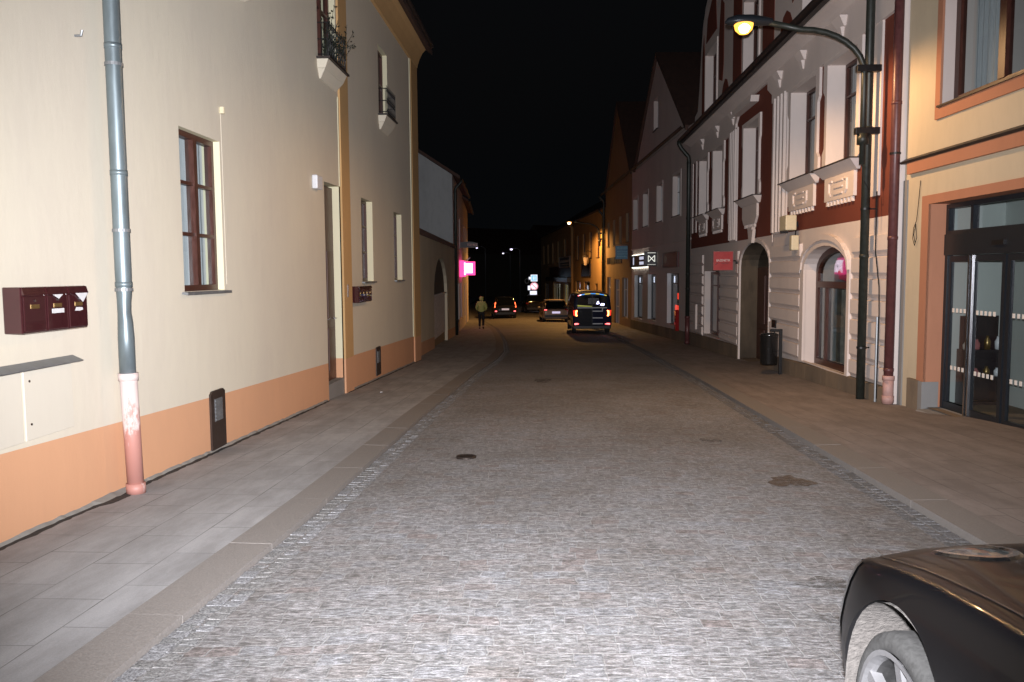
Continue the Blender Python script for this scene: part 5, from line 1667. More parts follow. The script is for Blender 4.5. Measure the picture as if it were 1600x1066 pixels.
# traffic signs on one post, glow put into their faces for the returned flash
ts = empty('traffic_signs', (-1.66, 85, g(85)), 0, 'post with a blue and white square sign above a round red-edged one', 'traffic sign')
zg = -g(85)
MB().tube([(0, 0, 0), (0, 0, 3.5)], .04, 10).build('post', 'zincsheet', ts)
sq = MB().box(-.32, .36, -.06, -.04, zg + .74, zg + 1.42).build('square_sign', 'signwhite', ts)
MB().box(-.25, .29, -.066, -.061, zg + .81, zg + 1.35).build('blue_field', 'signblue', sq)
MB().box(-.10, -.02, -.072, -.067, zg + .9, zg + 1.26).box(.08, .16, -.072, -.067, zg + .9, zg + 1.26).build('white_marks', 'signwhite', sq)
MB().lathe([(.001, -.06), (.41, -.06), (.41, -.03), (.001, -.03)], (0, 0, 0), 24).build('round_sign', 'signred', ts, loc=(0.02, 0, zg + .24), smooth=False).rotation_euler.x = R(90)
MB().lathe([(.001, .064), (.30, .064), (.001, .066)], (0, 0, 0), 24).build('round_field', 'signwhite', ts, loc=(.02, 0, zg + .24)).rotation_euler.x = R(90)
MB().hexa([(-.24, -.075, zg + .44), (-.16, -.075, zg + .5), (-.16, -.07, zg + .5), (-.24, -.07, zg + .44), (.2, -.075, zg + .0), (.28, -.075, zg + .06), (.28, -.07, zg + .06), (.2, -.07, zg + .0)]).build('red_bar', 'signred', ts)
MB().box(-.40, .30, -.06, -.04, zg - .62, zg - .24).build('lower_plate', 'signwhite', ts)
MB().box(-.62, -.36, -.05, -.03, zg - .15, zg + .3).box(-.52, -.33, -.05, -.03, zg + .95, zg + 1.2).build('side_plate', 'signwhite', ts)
MB().prism([(-.72 + .22 * math.cos(t * math.pi / 8), zg + .78 + .26 * math.sin(t * math.pi / 8)) for t in range(16)], -.05, -.03, [[(-.72 + .18 * math.cos(t * math.pi / 8), zg + .78 + .22 * math.sin(t * math.pi / 8)) for t in range(16)]]).build('round_sign', 'zincsheet', ts)

# floodlight over the doorway side and old wall lantern
fl = empty('floodlight', Rr.world(sx_(17.3), 0, 2.30), Rr.ang, 'boxy cream floodlight mounted above the arched shop window', 'floodlight')
MB().box(-.05, .42, -.34, -.12, .12, .42).build('housing', 'creampl', fl, bevel=.02)
MB().box(-.12, -.05, -.3, -.16, .08, .16).box(.1, .25, -.12, -.04, .2, .3).build('bracket', 'black', fl)
MB().box(.20, .36, -.2, -.05, -.28, .02).build('sensor', 'creampl', fl, bevel=.02)
MB().tube([(.25, -.08, .2), (.1, -.06, -.05), (.14, -.05, -.35)], .012, 6).build('cable', 'black', fl)
ln = empty('wall_lantern', Ew.world(10.2, -.5, 2.1), Ew.ang, 'old pale wall lantern on the orange-lit house', 'lantern')
MB().lathe([(.001, .0), (.10, .06), (.2, .62), (.22, .66)], n=6).build('glass_body', 'cloth', ln)
MB().lathe([(.27, .66), (.22, .8), (.1, .9), (.02, 1.05)], n=6).build('cap', 'gutter', ln)
MB().tube([(0, 0, 1.05), (0, .25, 1.15), (0, .5, 1.0)], .03, 6).build('bracket', 'black', ln)

# ================================================================== litter bin
bn = empty('litter_bin', (4.72, 17.55, g(17.5) + .07), 0, 'black cylindrical litter bin on a square-cornered post by the arched doorway', 'litter bin')
q = MB().lathe([(.001, .18), (.17, .18), (.178, .22), (.178, .80), (.185, .82), (.165, .84), (.15, .80), (.15, .3), (.001, .3)], (-.12, 0, 0), 28).build('drum', simple('bin_lacquer', (.008, .009, .010), .25, .3, .3, 40, coat=.5), bn, smooth=True)
MB().box(.09, .15, -.035, .035, -.1, .93).box(-.10, .0898, -.035, .035, .875, .93).box(-.02, .0, -.03, .03, .8, .8749).build('post', 'black', bn, bevel=.004)

# ================================================================== manhole and stains
mh = MB().lathe([(.001, .0), (.075, .0), (.08, .006), (.10, .006), (.105, .0), (.105, -.04)], (0, 0, 0), 28)
o = mh.build('valve_cover', 'castiron', None, loc=(-.87, 8.36, g(8.36) + .012)); o.rotation_euler.x = -.035
tag(o, 'small round rusty valve cover in the middle of the cobbles', 'manhole cover')
def stain(x, y, a, b, mat, seed, nm):
    rnd = random.Random(seed); n = 40
    mb = MB(); c = len(mb.v)
    ph = [rnd.uniform(0, 6) for _ in range(5)]
    P_ = []
    for i in range(n):
        t = 2 * math.pi * i / n
        k = 1 + .25 * math.sin(2 * t + ph[0]) + .18 * math.sin(3 * t + ph[1]) + .12 * math.sin(5 * t + ph[2]) + .1 * math.sin(9 * t + ph[3])
        P_.append((a * k * math.cos(t), b * k * math.sin(t)))
    t_ = (x - left(y)) / (right(y) - left(y))
    for i in range(n):
        p, q_ = P_[i], P_[(i + 1) % n]
        zz_ = lambda u: road_z(y + u, t_) + .009
        mb.quad((x, y, zz_(0)), (x + p[0], y + p[1], zz_(p[1])), (x + q_[0], y + q_[1], zz_(q_[1])))
    return tag(mb.build(nm, mat), kind='structure')
def stainmat(name, col, thr):
    m, n, P, N, L = nodes(name)
    P.inputs['Base Color'].default_value = (*col, 1)
    P.inputs['Roughness'].default_value = .9
    t = noise(N, L, 22, 6, .8, mapping=(.5, 1, 1)); r = ramp(N, [(thr - .08, 0), (thr + .14, .75)])
    L.new(t.outputs['Fac'], r.inputs[0]); L.new(r.outputs[0], P.inputs['Alpha'])
    return m
dk = stainmat('dirt_stain', (.05, .042, .035), .50); bk = stainmat('brown_stain', (.09, .055, .03), .40)
stain(2.12, 7.3, .15, .26, bk, 3, 'stain')
stain(1.56, 4.55, .16, .12, dk, 5, 'stain')
stain(1.42, 4.05, .12, .05, dk, 6, 'stain')
stain(1.82, 9.4, .10, .14, dk, 7, 'stain')
stain(-.15, 16.5, .13, .5, dk, 8, 'stain')

for k, (x_, y_, lab) in enumerate(((-3.0, 14.3, 'tiny white paper scrap on the left pavement near the house door'), (4.3, 7.6, 'tiny white paper scrap on the right pavement above the black car'))):
    sc_ = MB().prism([(0, 0), (.045, .004), (.04, .012), (.005, .01)], 0, .03).build('paper_scrap', 'paper', None, loc=(x_, y_, g(y_) + (.02 if x_ < 0 else .055)))
    tag(sc_, lab, 'litter')

# ================================================================== cars
def smoothpath(T, n):
    """Catmull-Rom through a table of tuples"""
    out = []
    for i in range(len(T) - 1):
        p0, p1, p2, p3 = T[max(i - 1, 0)], T[i], T[i + 1], T[min(i + 2, len(T) - 1)]
        for k in range(n):
            t = k / n
            out.append(tuple(.5 * (2 * b + (c - a) * t + (2 * a - 5 * b + 4 * c - d) * t * t + (3 * b - a - 3 * c + d) * t ** 3) for a, b, c, d in zip(p0, p1, p2, p3)))
    out.append(T[-1])
    return out


def loft(mb, rings):
    idx = []
    for r in rings:
        b = len(mb.v); mb.v += r; idx.append(b)
    n = len(rings[0])
    for a, b in zip(idx, idx[1:]):
        for k in range(n):
            mb.f.append((a + k, a + (k + 1) % n, b + (k + 1) % n, b + k)); mb.mi.append(mb.m)
    mb.f.append(tuple(idx[0] + k for k in range(n))[::-1]); mb.mi.append(mb.m)
    mb.f.append(tuple(idx[-1] + k for k in range(n))); mb.mi.append(mb.m)


def body_ring(y, w, zl, zs, k):
    h = zs - zl
    half = [(.80, zl), (.90, zl + .015), (.95, zl + .06), (.975, zl + .14 * h + .03), (.99, zl + .32 * h), (1.0, zl + .47 * h), (.998, zl + .60 * h), (.985, zl + .73 * h), (.965, zl + .85 * h),
            (.94, zl + .94 * h), (.915, zl + .985 * h), (.895, zs), (.87, zs - .002), (.83, zs + .12 * k), (.7, zs + .5 * k), (.5, zs + .8 * k), (.25, zs + .96 * k), (0, zs + k)]
    r = [(w * a, y, z) for a, z in half]
    l = [(-w * a, y, z) for a, z in half[-2::-1]]
    return r + l + [(0, y, zl)]


def cut(obj, cutters, mats=None):
    for c in cutters:
        b = obj.modifiers.new('cut', 'BOOLEAN'); b.operation = 'DIFFERENCE'; b.solver = 'EXACT'; b.object = c
    bpy.context.view_layer.update()
    dg = bpy.context.evaluated_depsgraph_get()
    me = bpy.data.meshes.new_from_object(obj.evaluated_get(dg))
    obj.modifiers.clear()
    obj.data = me
    for c in cutters:
        bpy.data.objects.remove(c)


def wheel(parent, x, y, r, w, side, tyre='tyre', spokes=5, rimr=None, n=48, turn=0.0):
    rr_ = rimr or r * .70
    wz = MB()
    pr = [(rr_, -w / 2 + .01), (rr_ + .012, -w / 2), (r * .93, -w / 2 + .004), (r * .985, -w / 2 + .02), (r, -w / 2 + .05), (r, w / 2 - .05), (r * .985, w / 2 - .02), (r * .93, w / 2 - .004), (rr_ + .012, w / 2), (rr_, w / 2 - .01)]
    wz.lathe(pr, (0, 0, 0), n, 'X')
    root = bpy.data.objects.new('wheel', None); COL.objects.link(root); root.parent = parent; root.location = (x, y, r)
    root.rotation_euler.x = turn
    wz.build('tyre', tyre, root, smooth=True)
    o = side * w / 2
    rm = MB().lathe([(rr_, o - side * .005), (rr_ + .004, o), (rr_ - .012, o + side * .0), (rr_ - .02, o - side * .02), (rr_ - .022, o - side * .03)], (0, 0, 0), n, 'X')
    rm.m = 1
    rm.lathe([(rr_ - .022, o - side * .03), (rr_ - .03, o - side * .06), (rr_ - .035, -o)], (0, 0, 0), n, 'X')
    rm.m = 0
    for i in range(spokes):
        t0 = 2 * math.pi * i / spokes
        for d in (-.16, .16):
            t = t0 + d
            a = (math.cos(t0 + d * .5), math.sin(t0 + d * .5)); b = (math.cos(t), math.sin(t))
            n0 = (-math.sin(t), math.cos(t))
            wi, wo = .022, .019
            ri, ro = .04, rr_ - .018
            P0 = [(o - side * .035, a[0] * ri - n0[0] * wi, a[1] * ri - n0[1] * wi), (o - side * .035, a[0] * ri + n0[0] * wi, a[1] * ri + n0[1] * wi),
                  (o - side * .065, a[0] * ri + n0[0] * wi, a[1] * ri + n0[1] * wi), (o - side * .065, a[0] * ri - n0[0] * wi, a[1] * ri - n0[1] * wi)]
            P1 = [(o - side * .012, b[0] * ro - n0[0] * wo, b[1] * ro - n0[1] * wo), (o - side * .012, b[0] * ro + n0[0] * wo, b[1] * ro + n0[1] * wo),
                  (o - side * .045, b[0] * ro + n0[0] * wo, b[1] * ro + n0[1] * wo), (o - side * .045, b[0] * ro - n0[0] * wo, b[1] * ro - n0[1] * wo)]
            rm.hexa(P0 + P1)
    rm.lathe([(.001, o - side * .02), (.03, o - side * .022), (.055, o - side * .035), (.06, o - side * .07), (.001, o - side * .07)], (0, 0, 0), 20, 'X')
    rm.build('rim', ['rim', 'rimdark'], root, smooth=False)
    MB().lathe([(.001, o - side * .09), (rr_ * .6, o - side * .09), (rr_ * .6, o - side * .11), (rr_ * .9, o - side * .12), (.001, o - side * .121)], (0, 0, 0), 28, 'X').build('brake_disc', 'rimdark', root)
    return root


def cyl(x0, x1, y, z, r, n=56):
    mb = MB().lathe([(r, x0), (r, x1)], (0, y, z), n, 'X')
    b = 0
    mb.f.append(tuple(range(n))[::-1]); mb.mi.append(0); mb.f.append(tuple(range(n, 2 * n))); mb.mi.append(0)
    return mb.build('cutter', 'black')


def make_car(name, loc, rz, label, st, gh, paint_, axle, wr, W, tyre='tyredark', res=4, roofmat=None, group='cars in the street', agap=.055, rimf=.74):
    """st: body stations (y, w, zl, zs, k); gh: greenhouse stations (y, wb, zb, wt, zt)"""
    root = empty(name, loc, rz, label, 'car', group)
    mb = MB()
    loft(mb, [body_ring(*s) for s in smoothpath(st, res)])
    body = mb.build('body', [paint_, 'black'], root, smooth=True)
    root_m = Matrix.Translation(loc) @ Matrix.Rotation(rz, 4, 'Z')
    cs = []
    for y in axle:
        for s in (-1, 1):
            c = cyl(s * (W - .30), s * (W + .3), y, wr, wr + agap)
            c.matrix_world = root_m
            cs.append(c)
    cut(body, cs)
    for p in body.data.polygons: p.use_smooth = True
    try:
        body.data.set_sharp_from_angle(angle=R(42))
    except Exception:
        pass
    # dusty inner arches
    for y in axle:
        for s in (-1, 1):
            mb = MB(); n = 24; r = wr + agap - .006
            for k in range(n):
                a0 = math.pi * (-.08 + 1.16 * k / n); a1 = math.pi * (-.08 + 1.16 * (k + 1) / n)
                for (xa, xb) in ((s * (W - .03), s * (W - .29)),):
                    mb.quad((xa, y + r * math.cos(a0), wr + r * math.sin(a0)), (xa, y + r * math.cos(a1), wr + r * math.sin(a1)), (xb, y + r * math.cos(a1), wr + r * math.sin(a1)), (xb, y + r * math.cos(a0), wr + r * math.sin(a0)))
                mb.quad((s * (W - .288), y, wr), (s * (W - .288), y + r * math.cos(a0), wr + r * math.sin(a0)), (s * (W - .288), y + r * math.cos(a1), wr + r * math.sin(a1)))
            mb.build('arch_liner', 'liner' if tyre == 'tyre' else 'black', body, smooth=True)
            wheel(root, s * (W - .125), y, wr, .21, s, tyre, turn=.35, rimr=wr * rimf)
    # greenhouse
    mb = MB()
    rings = []
    for y, wb, zb, wt, zt in smoothpath(gh, res):
        half = [(wb * .9, zb - .05), (wb, zb), (wb * .5 + wt * .5 + .02, (zb + zt) / 2), (wt + .01, zt - .06), (wt - .02, zt - .02), (wt * .8, zt), (wt * .4, zt + .012), (0, zt + .015)]
        rings.append([(a, y, z) for a, z in half] + [(-a, y, z) for a, z in half[-2::-1]])
    loft(mb, rings)
    mb.build('windows', 'carglass', root, smooth=True)
    mb = MB(); rings = []
    top = max(s[4] for s in gh)
    for y, wb, zb, wt, zt in smoothpath([s for s in gh if s[4] > top - .13], res):
        half = [(wt - .0, zt - .075), (wt + .028, zt - .06), (wt + .0, zt - .005), (wt * .8, zt + .018), (wt * .4, zt + .03), (0, zt + .033)]
        rings.append([(a, y, z) for a, z in half] + [(-a, y, z) for a, z in half[-2::-1]])
    loft(mb, rings)
    mb.build('roof', roofmat or paint_, root, smooth=True)
    for s in (-1, 1):     # pillars
        mb = MB()
        ys = sorted(gh, key=lambda q: q[0])
        for (a, b) in ((ys[0], ys[1]), (ys[-1], ys[-2])):
            if abs(a[0] - b[0]) > .05:
                mb.tube([(s * (a[1] - .01), a[0], a[2]), (s * (b[3] + .012), b[0], b[4] - .045)], .035, 8)
        mid = ys[len(ys) // 2]
        mb.tube([(s * (mid[1] - .0), mid[0], mid[2]), (s * (mid[3] + .012), mid[0], mid[4] - .05)], .03, 8)
        mb.build('pillar', paint_, root, smooth=True)
    return root, body


def mirror(root, x, y, z, s, paint_):
    m_ = MB()
    rings = []
    for t, a in ((0, .4), (.25, .8), (.6, 1.0), (.9, .85), (1, .5)):
        cx = x + s * (.02 + .19 * t)
        rings.append([(cx, y + .075 * a * math.cos(k * math.pi / 7), z + .075 * a * math.sin(k * math.pi / 7) * (1.0)) for k in range(14)])
    loft(m_, rings)
    o = m_.build('side_mirror', paint_, root, smooth=True)
    MB().box(min(x, x + s * .06), max(x, x + s * .06), y - .02, y + .02, z - .07, z - .02).build('mirror_foot', 'black', o)
    return o


# the near black car, only its front left corner is in the picture
st = [(.80, .36, .40, .56, .02), (.79, .50, .33, .60, .03), (.745, .64, .27, .64, .045), (.67, .78, .23, .685, .055), (.53, .85, .22, .73, .06), (.35, .885, .22, .78, .062), (.10, .90, .22, .838, .06), (-0.25, 0.9, 0.22, 0.892, 0.058), (-0.65, 0.9, 0.22, 0.935, 0.06), (-1.05, 0.9, 0.22, 0.975, 0.06), (-1.8, 0.905, 0.22, 1, 0.05), (-2.6, 0.905, 0.23, 1.02, 0.05), (-3.1, 0.89, 0.25, 1.03, 0.05), (-3.5, 0.85, 0.28, 1.02, 0.045), (-3.68, 0.78, 0.31, 0.97, 0.03), (-3.75, 0.66, 0.36, 0.89, 0.02)]
gh = [(-0.95, 0.76, 0.99, 0.7, 1.02), (-1.3, 0.79, 0.99, 0.66, 1.23), (-1.7, 0.8, 1, 0.6, 1.45), (-2.1, 0.8, 1.01, 0.6, 1.5), (-2.6, 0.8, 1.02, 0.6, 1.49), (-3, 0.79, 1.02, 0.58, 1.39), (-3.5, 0.72, 1.02, 0.62, 1.07)]
carloc = (1.845, 2.27, g(2.27) - .03)
car, cbody = make_car('parked_car', carloc, 0, 'glossy black car with a dusty front wheel cut off by the bottom right corner', st, gh, 'carblack', (0, -2.72), .34, .90, tyre='tyre', res=6, agap=.085, rimf=.83)
mirror(car, -.86, -1.06, 1.04, -1, 'carblack2'); mirror(car, .86, -1.06, 1.04, 1, 'carblack2')
# bonnet and its shut lines, lamps, grille, handles
def on_body(y, f_):
    """point on the body surface at a fraction of the section"""
    T = smoothpath(st, 6)
    s0 = min(T, key=lambda q: abs(q[0] - y))
    r = body_ring(*s0)
    return r
mb = MB()
for s in (-1, 1):
    prev = None
    for i in range(40):
        y = .64 - i * .042
        T = smoothpath(st, 6); q = min(T, key=lambda q_: abs(q_[0] - y))
        a, b_ = [t for t in T if t[0] >= y][-1], [t for t in T if t[0] <= y][0]
        t = (y - a[0]) / (b_[0] - a[0]) if b_[0] != a[0] else 0
        q = [u + (v - u) * t for u, v in zip(a, b_)]
        w_, zs_, k_ = q[1], q[3], q[4]
        row = ((s * w_ * .845, y, zs_ + .09 * k_ + .0012), (s * w_ * .838, y, zs_ + .11 * k_ + .0012))
        if prev: mb.quad(prev[0], prev[1], row[1], row[0])
        prev = row
mb.build('bonnet_gap', 'black', cbody)
TS = smoothpath(st, 6)
for s in (-1, 1):
    mb = MB(); rows_ = []
    for q in TS:
        if .50 <= q[0] <= .75:
            ring = body_ring(*q)
            rows_.append([(s * (abs(x) + .004), y + .003, z) for x, y, z in ring[5:11]])
    for ra_, rb_ in zip(rows_, rows_[1:]):
        for k in range(len(ra_) - 1):
            mb.quad(ra_[k], ra_[k + 1], rb_[k + 1], rb_[k])
    mb.build('indicator', 'carglass', car, smooth=True)
MB().box(-.34, .34, .79, .812, .42, .58).build('grille', 'black', car)
MB().box(-.26, .26, .813, .822, .40, .51).build('number_plate', 'whitepl', car)
mb = MB()
for s in (-1, 1):
    for y in (-1.0, -2.05):
        prev = None
        for z in (.29, .44, .6, .77, .88, .94):
            w_ = .9 * (1.0 if z < .78 else .985 if z < .89 else .955)
            row = ((s * (w_ + .002), y, z), (s * (w_ + .002), y - .006, z))
            if prev: mb.quad(prev[0], prev[1], row[1], row[0])
            prev = row
    mb.box(min(s * .885, s * .925), max(s * .885, s * .925), -1.98, -1.78, .845, .87)
mb.build('door_seam', 'black', cbody)
def surf(x, y):
    a, b_ = [t for t in TS if t[0] >= y][-1], [t for t in TS if t[0] <= y][0]
    t = (y - a[0]) / (b_[0] - a[0]) if b_[0] != a[0] else 0
    q = [u + (v - u) * t for u, v in zip(a, b_)]
    f = abs(x) / q[1]
    P_ = [(0, 1), (.25, .96), (.5, .8), (.7, .5), (.83, .12), (.87, 0)]
    k = interp(P_, f)
    return q[3] + q[4] * k
for s in (-1, 1):
    mb = MB(); rim_ = MB()
    cx_, cy_, ax, ay = s * .53, .30, .075, .15
    N_ = 28
    ring = lambda f, dz: [(cx_ + ax * f * math.cos(t * 2 * math.pi / N_), cy_ + ay * f * math.sin(t * 2 * math.pi / N_), surf(cx_ + ax * f * math.cos(t * 2 * math.pi / N_), cy_ + ay * f * math.sin(t * 2 * math.pi / N_)) + dz) for t in range(N_)]
    rs_ = [ring(1.0, .001), ring(.96, .005), ring(.7, .010), ring(.35, .013), ring(.02, .014)]
    for r0, r1 in zip(rs_, rs_[1:]):
        for k in range(N_):
            mb.quad(r0[k], r0[(k + 1) % N_], r1[(k + 1) % N_], r1[k])
    h_ = mb.build('headlight', 'greyglass', car, smooth=True)
    rs_ = [ring(1.35, .000), ring(1.25, .008), ring(1.05, .009), ring(.98, .003)]
    for r0, r1 in zip(rs_, rs_[1:]):
        for k in range(N_ // 2 - 2, N_ + 2):
            rim_.quad(r0[k % N_], r0[(k + 1) % N_], r1[(k + 1) % N_], r1[k % N_])
    rim_.build('chrome_trim', 'chrome', h_, smooth=True)
# wipers and windscreen washer
mb = MB()
mb.tube([(-.55, -.93, 1.055), (.05, -1.0, 1.09)], .008, 6); mb.tube([(.15, -.93, 1.055), (.62, -1.02, 1.075)], .008, 6)
mb.build('wiper', 'black', car)


# far cars seen from behind
def far_car(name, x, y, rz, label, H_, W, paint_, suv, lights, plate, hatch=True):
    L_ = 4.2
    zs = H_ * (.60 if suv else .58)
    st_ = [(-2.08, W * .80, .30, zs * .92, .01), (-2.04, W * .93, .24, zs, .02), (-1.9, W * .97, .22, zs + .01, .02), (-1.2, W, .20, zs, .02), (0, W, .18, zs - .02, .03), (1.0, W, .18, zs - .06, .05), (1.6, W * .96, .2, zs - .14, .07), (1.95, W * .85, .24, zs - .24, .06), (2.08, W * .62, .3, zs - .36, .03)]
    if hatch:
        gh_ = [(-2.02, W * .86, zs, W * .84, zs + .04), (-1.86, W * .88, zs, W * .76, H_ - .16), (-1.70, W * .88, zs, W * .72, H_ - .02), (-1.0, W * .9, zs, W * .74, H_), (0, W * .9, zs, W * .72, H_ - .02), (.45, W * .88, zs, W * .70, H_ - .14), (1.1, W * .86, zs - .04, W * .84, zs + .02)]
    else:
        gh_ = [(-1.65, W * .84, zs, W * .82, zs + .04), (-1.2, W * .86, zs, W * .70, H_ - .12), (-.9, W * .88, zs, W * .68, H_ - .02), (-.3, W * .88, zs, W * .70, H_), (.2, W * .88, zs, W * .68, H_ - .04), (1.1, W * .86, zs - .04, W * .84, zs + .02)]
    root, body = make_car(name, (x, y + 2.08, g(y + 2) + .0), rz, label, st_, gh_, paint_, (-1.3, 1.35), .31, W, res=3)
    yb = -2.085
    if plate:
        MB().box(-.27, .27, yb - .03, yb - .005, .66 if suv else .60, .79 if suv else .73).build('number_plate', plate, root)
    for s in (-1, 1):
        if lights == 'tall':
            MB().hexa([(s * (W * .86), yb + .02, .86), (s * (W * .93), yb + .02, .86), (s * (W * .93), yb + .14, .86), (s * (W * .86), yb + .14, .86),
                       (s * (W * .80), yb + .11, 1.24), (s * (W * .86), yb + .11, 1.24), (s * (W * .86), yb + .2, 1.24), (s * (W * .80), yb + .2, 1.24)]).build('tail_light', 'tail', root)
            MB().box(min(s * W * .72, s * W * .88), max(s * W * .72, s * W * .88), yb - .02, yb + .08, .55, .61).build('reflector', 'redglow', root)  # reflector made to glow, no lamp behind it
        elif lights == 'flat':
            MB().box(min(s * W * .66, s * W * .95), max(s * W * .66, s * W * .95), yb - .0, yb + .14, .80, .90).build('tail_light', 'redlens', root)
            if s < 0:
                MB().box(-W * .9, -W * .7, yb - .012, yb + .05, .825, .865).build('lamp_glow', 'redglow', root)
        else:
            MB().box(min(s * W * .7, s * W * .95), max(s * W * .7, s * W * .95), yb, yb + .14, .82, .94).build('tail_light', 'redlens', root)
        mirror(root, s * W * .93, .75, zs + .02, s, paint_)
    MB().box(-W * .85, W * .85, yb - .02, yb + .05, .34, .50).build('bumper_insert', 'black', root)
    MB().box(-W * .5, W * .5, yb + .22, yb + .27, H_ - .06, H_ - .03).build('spoiler', paint_, root)
    return root


far_car('moving_car', -3.56, 61, R(7), 'small dark car driving away with two tall red tail lights, beside the walking person', 1.62, .87, 'carblack2', True, 'tall', 'plate_dim')
far_car('parked_car', .22, 55, R(5), 'dark bronze car with a white number plate, parked ahead of the van', 1.48, .88, 'carbrown', False, 'flat', 'plate')
far_car('parked_car', -1.52, 71, R(8), 'unlit black car parked furthest away on the right, below the traffic signs', 1.56, .88, 'carblack2', False, 'off', None)

# ------------------------------------------------------------------ dark van
vn = empty('van', (2.0, 39.4, g(41) + .02), R(2.5), 'dark van with glowing tail lights and a blue and yellow strip along its roof edge', 'van')
Lv, Wv, Hv = 4.9, .93, 1.96
def vring(y, w, zl, zt, tap):
    half = [(.85 * w, zl), (.96 * w, zl + .05), (w, zl + .25), (w, .95), (.985 * w, 1.12), ((.985 - tap * .35) * w, 1.5), ((.985 - tap * .8) * w, zt - .16), ((.95 - tap) * w, zt - .06), ((.82 - tap) * w, zt - .01), (.4 * w, zt + .02), (0, zt + .025)]
    return [(a, y, z) for a, z in half] + [(-a, y, z) for a, z in half[-2::-1]] + [(0, y, zl)]
stv = [(0.0, Wv * .93, .34, Hv - .08, .14), (.04, Wv * .98, .28, Hv - .03, .12), (.2, Wv, .25, Hv, .11), (2.0, Wv, .25, Hv + .01, .11), (3.2, Wv, .25, Hv - .03, .11), (3.6, Wv, .25, Hv - .16, .12), (4.1, Wv * .99, .25, 1.36, .06), (4.2, Wv * .98, .26, 1.15, .04), (4.7, Wv * .92, .28, .98, .03), (4.88, Wv * .78, .34, .78, .02)]
mb = MB(); loft(mb, [vring(*s) for s in smoothpath(stv, 3)])
vb = mb.build('body', 'carblue', vn, smooth=True)
cs = []
rm_ = Matrix.Translation(vn.location) @ Matrix.Rotation(R(2.5), 4, 'Z')
for y in (.95, 3.95):
    for s in (-1, 1):
        c = cyl(s * .62, s * 1.3, y, .33, .385); c.matrix_world = rm_; cs.append(c)
cut(vb, cs)
for p in vb.data.polygons: p.use_smooth = True
try: vb.data.set_sharp_from_angle(angle=R(40))
except Exception: pass
for y in (.95, 3.95):
    for s in (-1, 1):
        wheel(vn, s * (Wv - .12), y, .33, .21, s, 'tyredark')
# rear window with mesh partition seen in it, doors, bars
rw = MB().prism([(-.72, 1.30), (.72, 1.30), (.66, 1.80), (-.66, 1.80)], -.012, .01).build('rear_window', 'carglass', vn)
mb = MB()
for i in range(12):
    mb.box(-.18 + i * .042, -.172 + i * .042, -.016, -.013, 1.44, 1.72)
for i in range(7):
    mb.box(-.2, .32, -.016, -.013, 1.45 + i * .042, 1.457 + i * .042)
mb.build('partition_mesh', 'paper', rw)
MB().prism([(.20, 1.43), (.34, 1.45), (.30, 1.58), (.24, 1.55)], -.02, -.014).prism([(.38, 1.38), (.56, 1.36), (.58, 1.46), (.42, 1.47)], -.02, -.014).build('blue_white_reflection', 'led' if False else emit('blue_white_reflection_glow', (.62, .58, 1.0), 5.0), rw)  # emissive shapes painted as reflections on the rear glass
MB().prism([(-.70, 1.33), (.0, 1.31), (.0, 1.345), (-.70, 1.40)], -.02, -.014).build('yellow_shelf', emit('yellow_shelf_glow', (.55, .55, .08), .45), rw)  # shelf made to glow on its own
MB().box(-.70, .70, -.03, -.001, 1.245, 1.285).build('window_trim', 'whitepl', vn)
mb = MB()
for i in range(12):
    z = .45 + i * .064
    mb.box(-.66, -.02, -.04, -.002, z, z + .045)
mb.build('ribbed_door_panel', 'tyredark', vn)
mb = MB()
for z in (.48, .76, 1.08):
    mb.box(.02, .50, -.05, -.01, z, z + .045)
mb.box(.465, .50, -.0498, -.0102, 1.126, 1.24)
mb.build('door_bars', 'whitepl', vn)
MB().box(-.012, .012, -.02, .0, .40, 1.95).build('door_seam', 'black', vn)
for s in (-1, 1):
    tl = MB().prism([(s * .70, .86), (s * .88, .90), (s * .90, 1.14), (s * .72, 1.16)], -.03, .06).build('tail_light', 'tailred', vn)
    MB().prism([(s * .70, .88), (s * .77, .86), (s * .80, .93), (s * .80, 1.12), (s * .72, 1.15), (s * .70, 1.12), (s * .74, 1.05), (s * .74, .95)], -.04, -.031).build('lit_core', 'tailhot', tl)
    MB().prism([(s * .60, .485), (s * .84, .455), (s * .84, .525), (s * .70, .53)], -.03, .02).build('reflector', 'redglow', vn)
MB().box(-.88, .88, -.06, .05, .26, .42).build('bumper', 'black', vn, bevel=.02)
mb = MB()
cols = [('redglow', -.68, -.62), ('magwhite', -.62, -.52), ('stripblue', -.52, -.36), ('stripyel', -.36, -.08), ('stripblue', -.08, .16), ('stripyel', .16, .34), ('stripblue', .34, .56), ('stripyel', .56, .68)]
lb = MB().box(-.70, .70, -.02, .10, 1.86, 1.885).build('roof_strip', 'black', vn)  # coloured glow put along the roof edge in segments
for mt, a, b in cols:
    za = lambda x: 1.95 - .10 * (x / .68) ** 2
    MB().hexa([(a, -.03, za(a) - .03), (b, -.03, za(b) - .03), (b, .02, za(b) - .03), (a, .02, za(a) - .03), (a, -.03, za(a) + .005), (b, -.03, za(b) + .005), (b, .02, za(b) + .005), (a, .02, za(a) + .005)]).build('strip_segment', mt, lb)
for s in (-1, 1):
    mirror(vn, s * .93, 3.7, 1.15, s, 'black')
mb = MB().box(-.5, .5, .8, 2.6, 2.02, 2.05)
for x in (-.55, .52):
    mb.box(x, x + .03, .6, 2.8, 1.99, 2.02)
mb.build('roof_rack', 'black', vn)

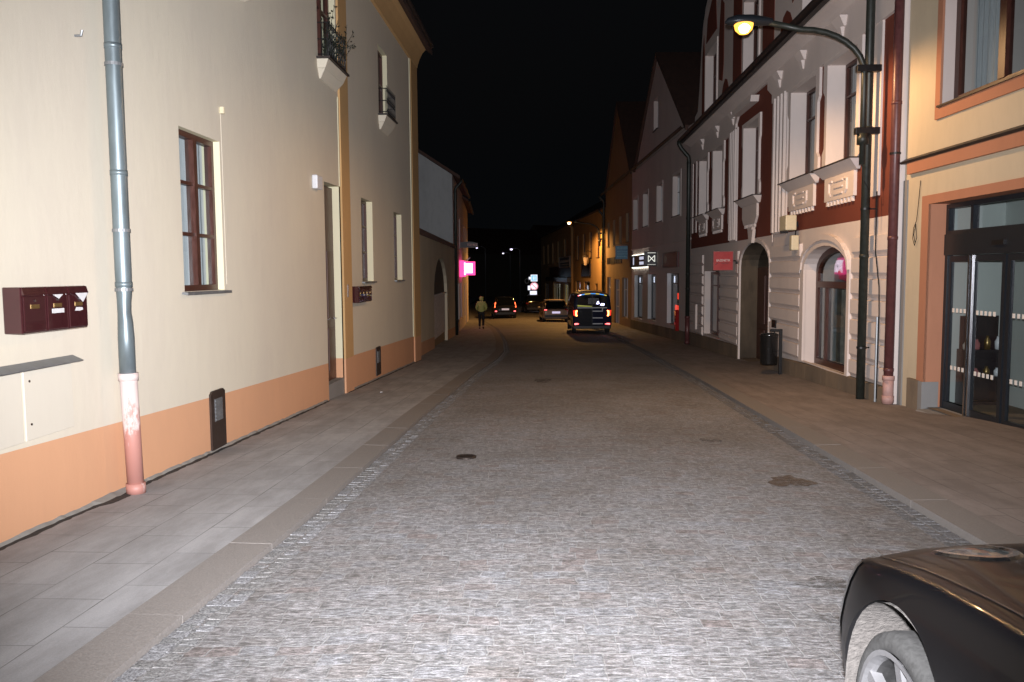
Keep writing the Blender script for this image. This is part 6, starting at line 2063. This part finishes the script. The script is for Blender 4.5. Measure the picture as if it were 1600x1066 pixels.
# ================================================================== walking person
def person(loc, rz):
    root = empty('person', loc, rz, 'person in an olive yellow hooded jacket and black trousers walking away on the left pavement', 'person')
    def skin(name, verts, edges, radii, mat, sub=2, parent=None):
        me = bpy.data.meshes.new(name); me.from_pydata(verts, edges, [])
        o = bpy.data.objects.new(name, me); COL.objects.link(o)
        m1 = o.modifiers.new('s', 'SKIN'); m1.use_smooth_shade = True
        for i, r in enumerate(radii):
            r = r if isinstance(r, tuple) else (r, r)
            me.skin_vertices[0].data[i].radius = r
        me.skin_vertices[0].data[0].use_root = True
        m2 = o.modifiers.new('u', 'SUBSURF'); m2.levels = sub; m2.render_levels = sub
        bpy.context.view_layer.update()
        dg = bpy.context.evaluated_depsgraph_get()
        me2 = bpy.data.meshes.new_from_object(o.evaluated_get(dg))
        me2.materials.clear(); me2.materials.append(M[mat])
        bpy.data.objects.remove(o)
        o2 = bpy.data.objects.new(name, me2); COL.objects.link(o2); o2.parent = parent or root
        for p in me2.polygons: p.use_smooth = True
        return o2
    # body: pelvis, spine, neck, head, arms, legs in stride
    V = [(0, 0, .93), (0, 0, 1.10), (0, .0, 1.30), (0, .01, 1.44), (0, .02, 1.53), (0, .04, 1.60), (0, .05, 1.70),
         (-.17, .01, 1.42), (-.25, -.02, 1.16), (-.20, .12, 1.00), (-.15, .18, .98),
         (.17, .01, 1.42), (.25, -.02, 1.16), (.20, .12, 1.00), (.15, .18, .98),
         (-.09, 0, .90), (-.10, .10, .50), (-.10, -.04, .09), (-.10, .12, .035),
         (.09, 0, .90), (.10, -.05, .50), (.10, -.32, .16), (.10, -.24, .05)]
    Ed = [(0, 1), (1, 2), (2, 3), (3, 4), (4, 5), (5, 6), (3, 7), (7, 8), (8, 9), (9, 10), (3, 11), (11, 12), (12, 13), (13, 14), (0, 15), (15, 16), (16, 17), (17, 18), (0, 19), (19, 20), (20, 21), (21, 22)]
    Rd = [.14, .13, .14, .11, .055, .08, .085, .06, .045, .032, .035, .06, .045, .032, .035, .085, .055, .038, .035, .085, .055, .038, .035]
    body = skin('body', V, Ed, Rd, 'skin')
    # clothes over the body
    V = [(0, 0, .88), (0, 0, 1.02), (0, 0, 1.22), (0, .0, 1.38), (0, .01, 1.50), (-.18, .0, 1.42), (-.27, -.03, 1.16), (-.22, .10, 1.02), (.18, .0, 1.42), (.27, -.03, 1.16), (.22, .10, 1.02)]
    Ed = [(0, 1), (1, 2), (2, 3), (3, 4), (3, 5), (5, 6), (6, 7), (3, 8), (8, 9), (9, 10)]
    Rd = [(.20, .15), (.20, .16), (.19, .16), (.19, .14), .10, .095, .075, .06, .095, .075, .06]
    skin('jacket', V, Ed, Rd, 'jacket', parent=body)
    V = [(0, .02, 1.52), (0, .03, 1.60), (0, .04, 1.70), (0, .03, 1.78)]
    skin('hood', V, [(0, 1), (1, 2), (2, 3)], [.11, .125, .125, .07], 'jacket', parent=body)
    V = [(0, 0, .95), (-.09, 0, .88), (-.10, .10, .50), (-.10, -.04, .12), (.09, 0, .88), (.10, -.05, .50), (.10, -.31, .18)]
    skin('trousers', V, [(0, 1), (1, 2), (2, 3), (0, 4), (4, 5), (5, 6)], [.15, .115, .08, .06, .115, .08, .06], 'trousers', parent=body)
    for V in ([(-.10, -.06, .06), (-.10, .06, .05), (-.10, .16, .035)], [(.10, -.34, .14), (.10, -.25, .07), (.10, -.17, .035)]):
        skin('shoe', V, [(0, 1), (1, 2)], [.05, .048, .035], 'black', parent=body)
    return root


person((-3.72, 44.6, g(44.6) + .02), R(3))
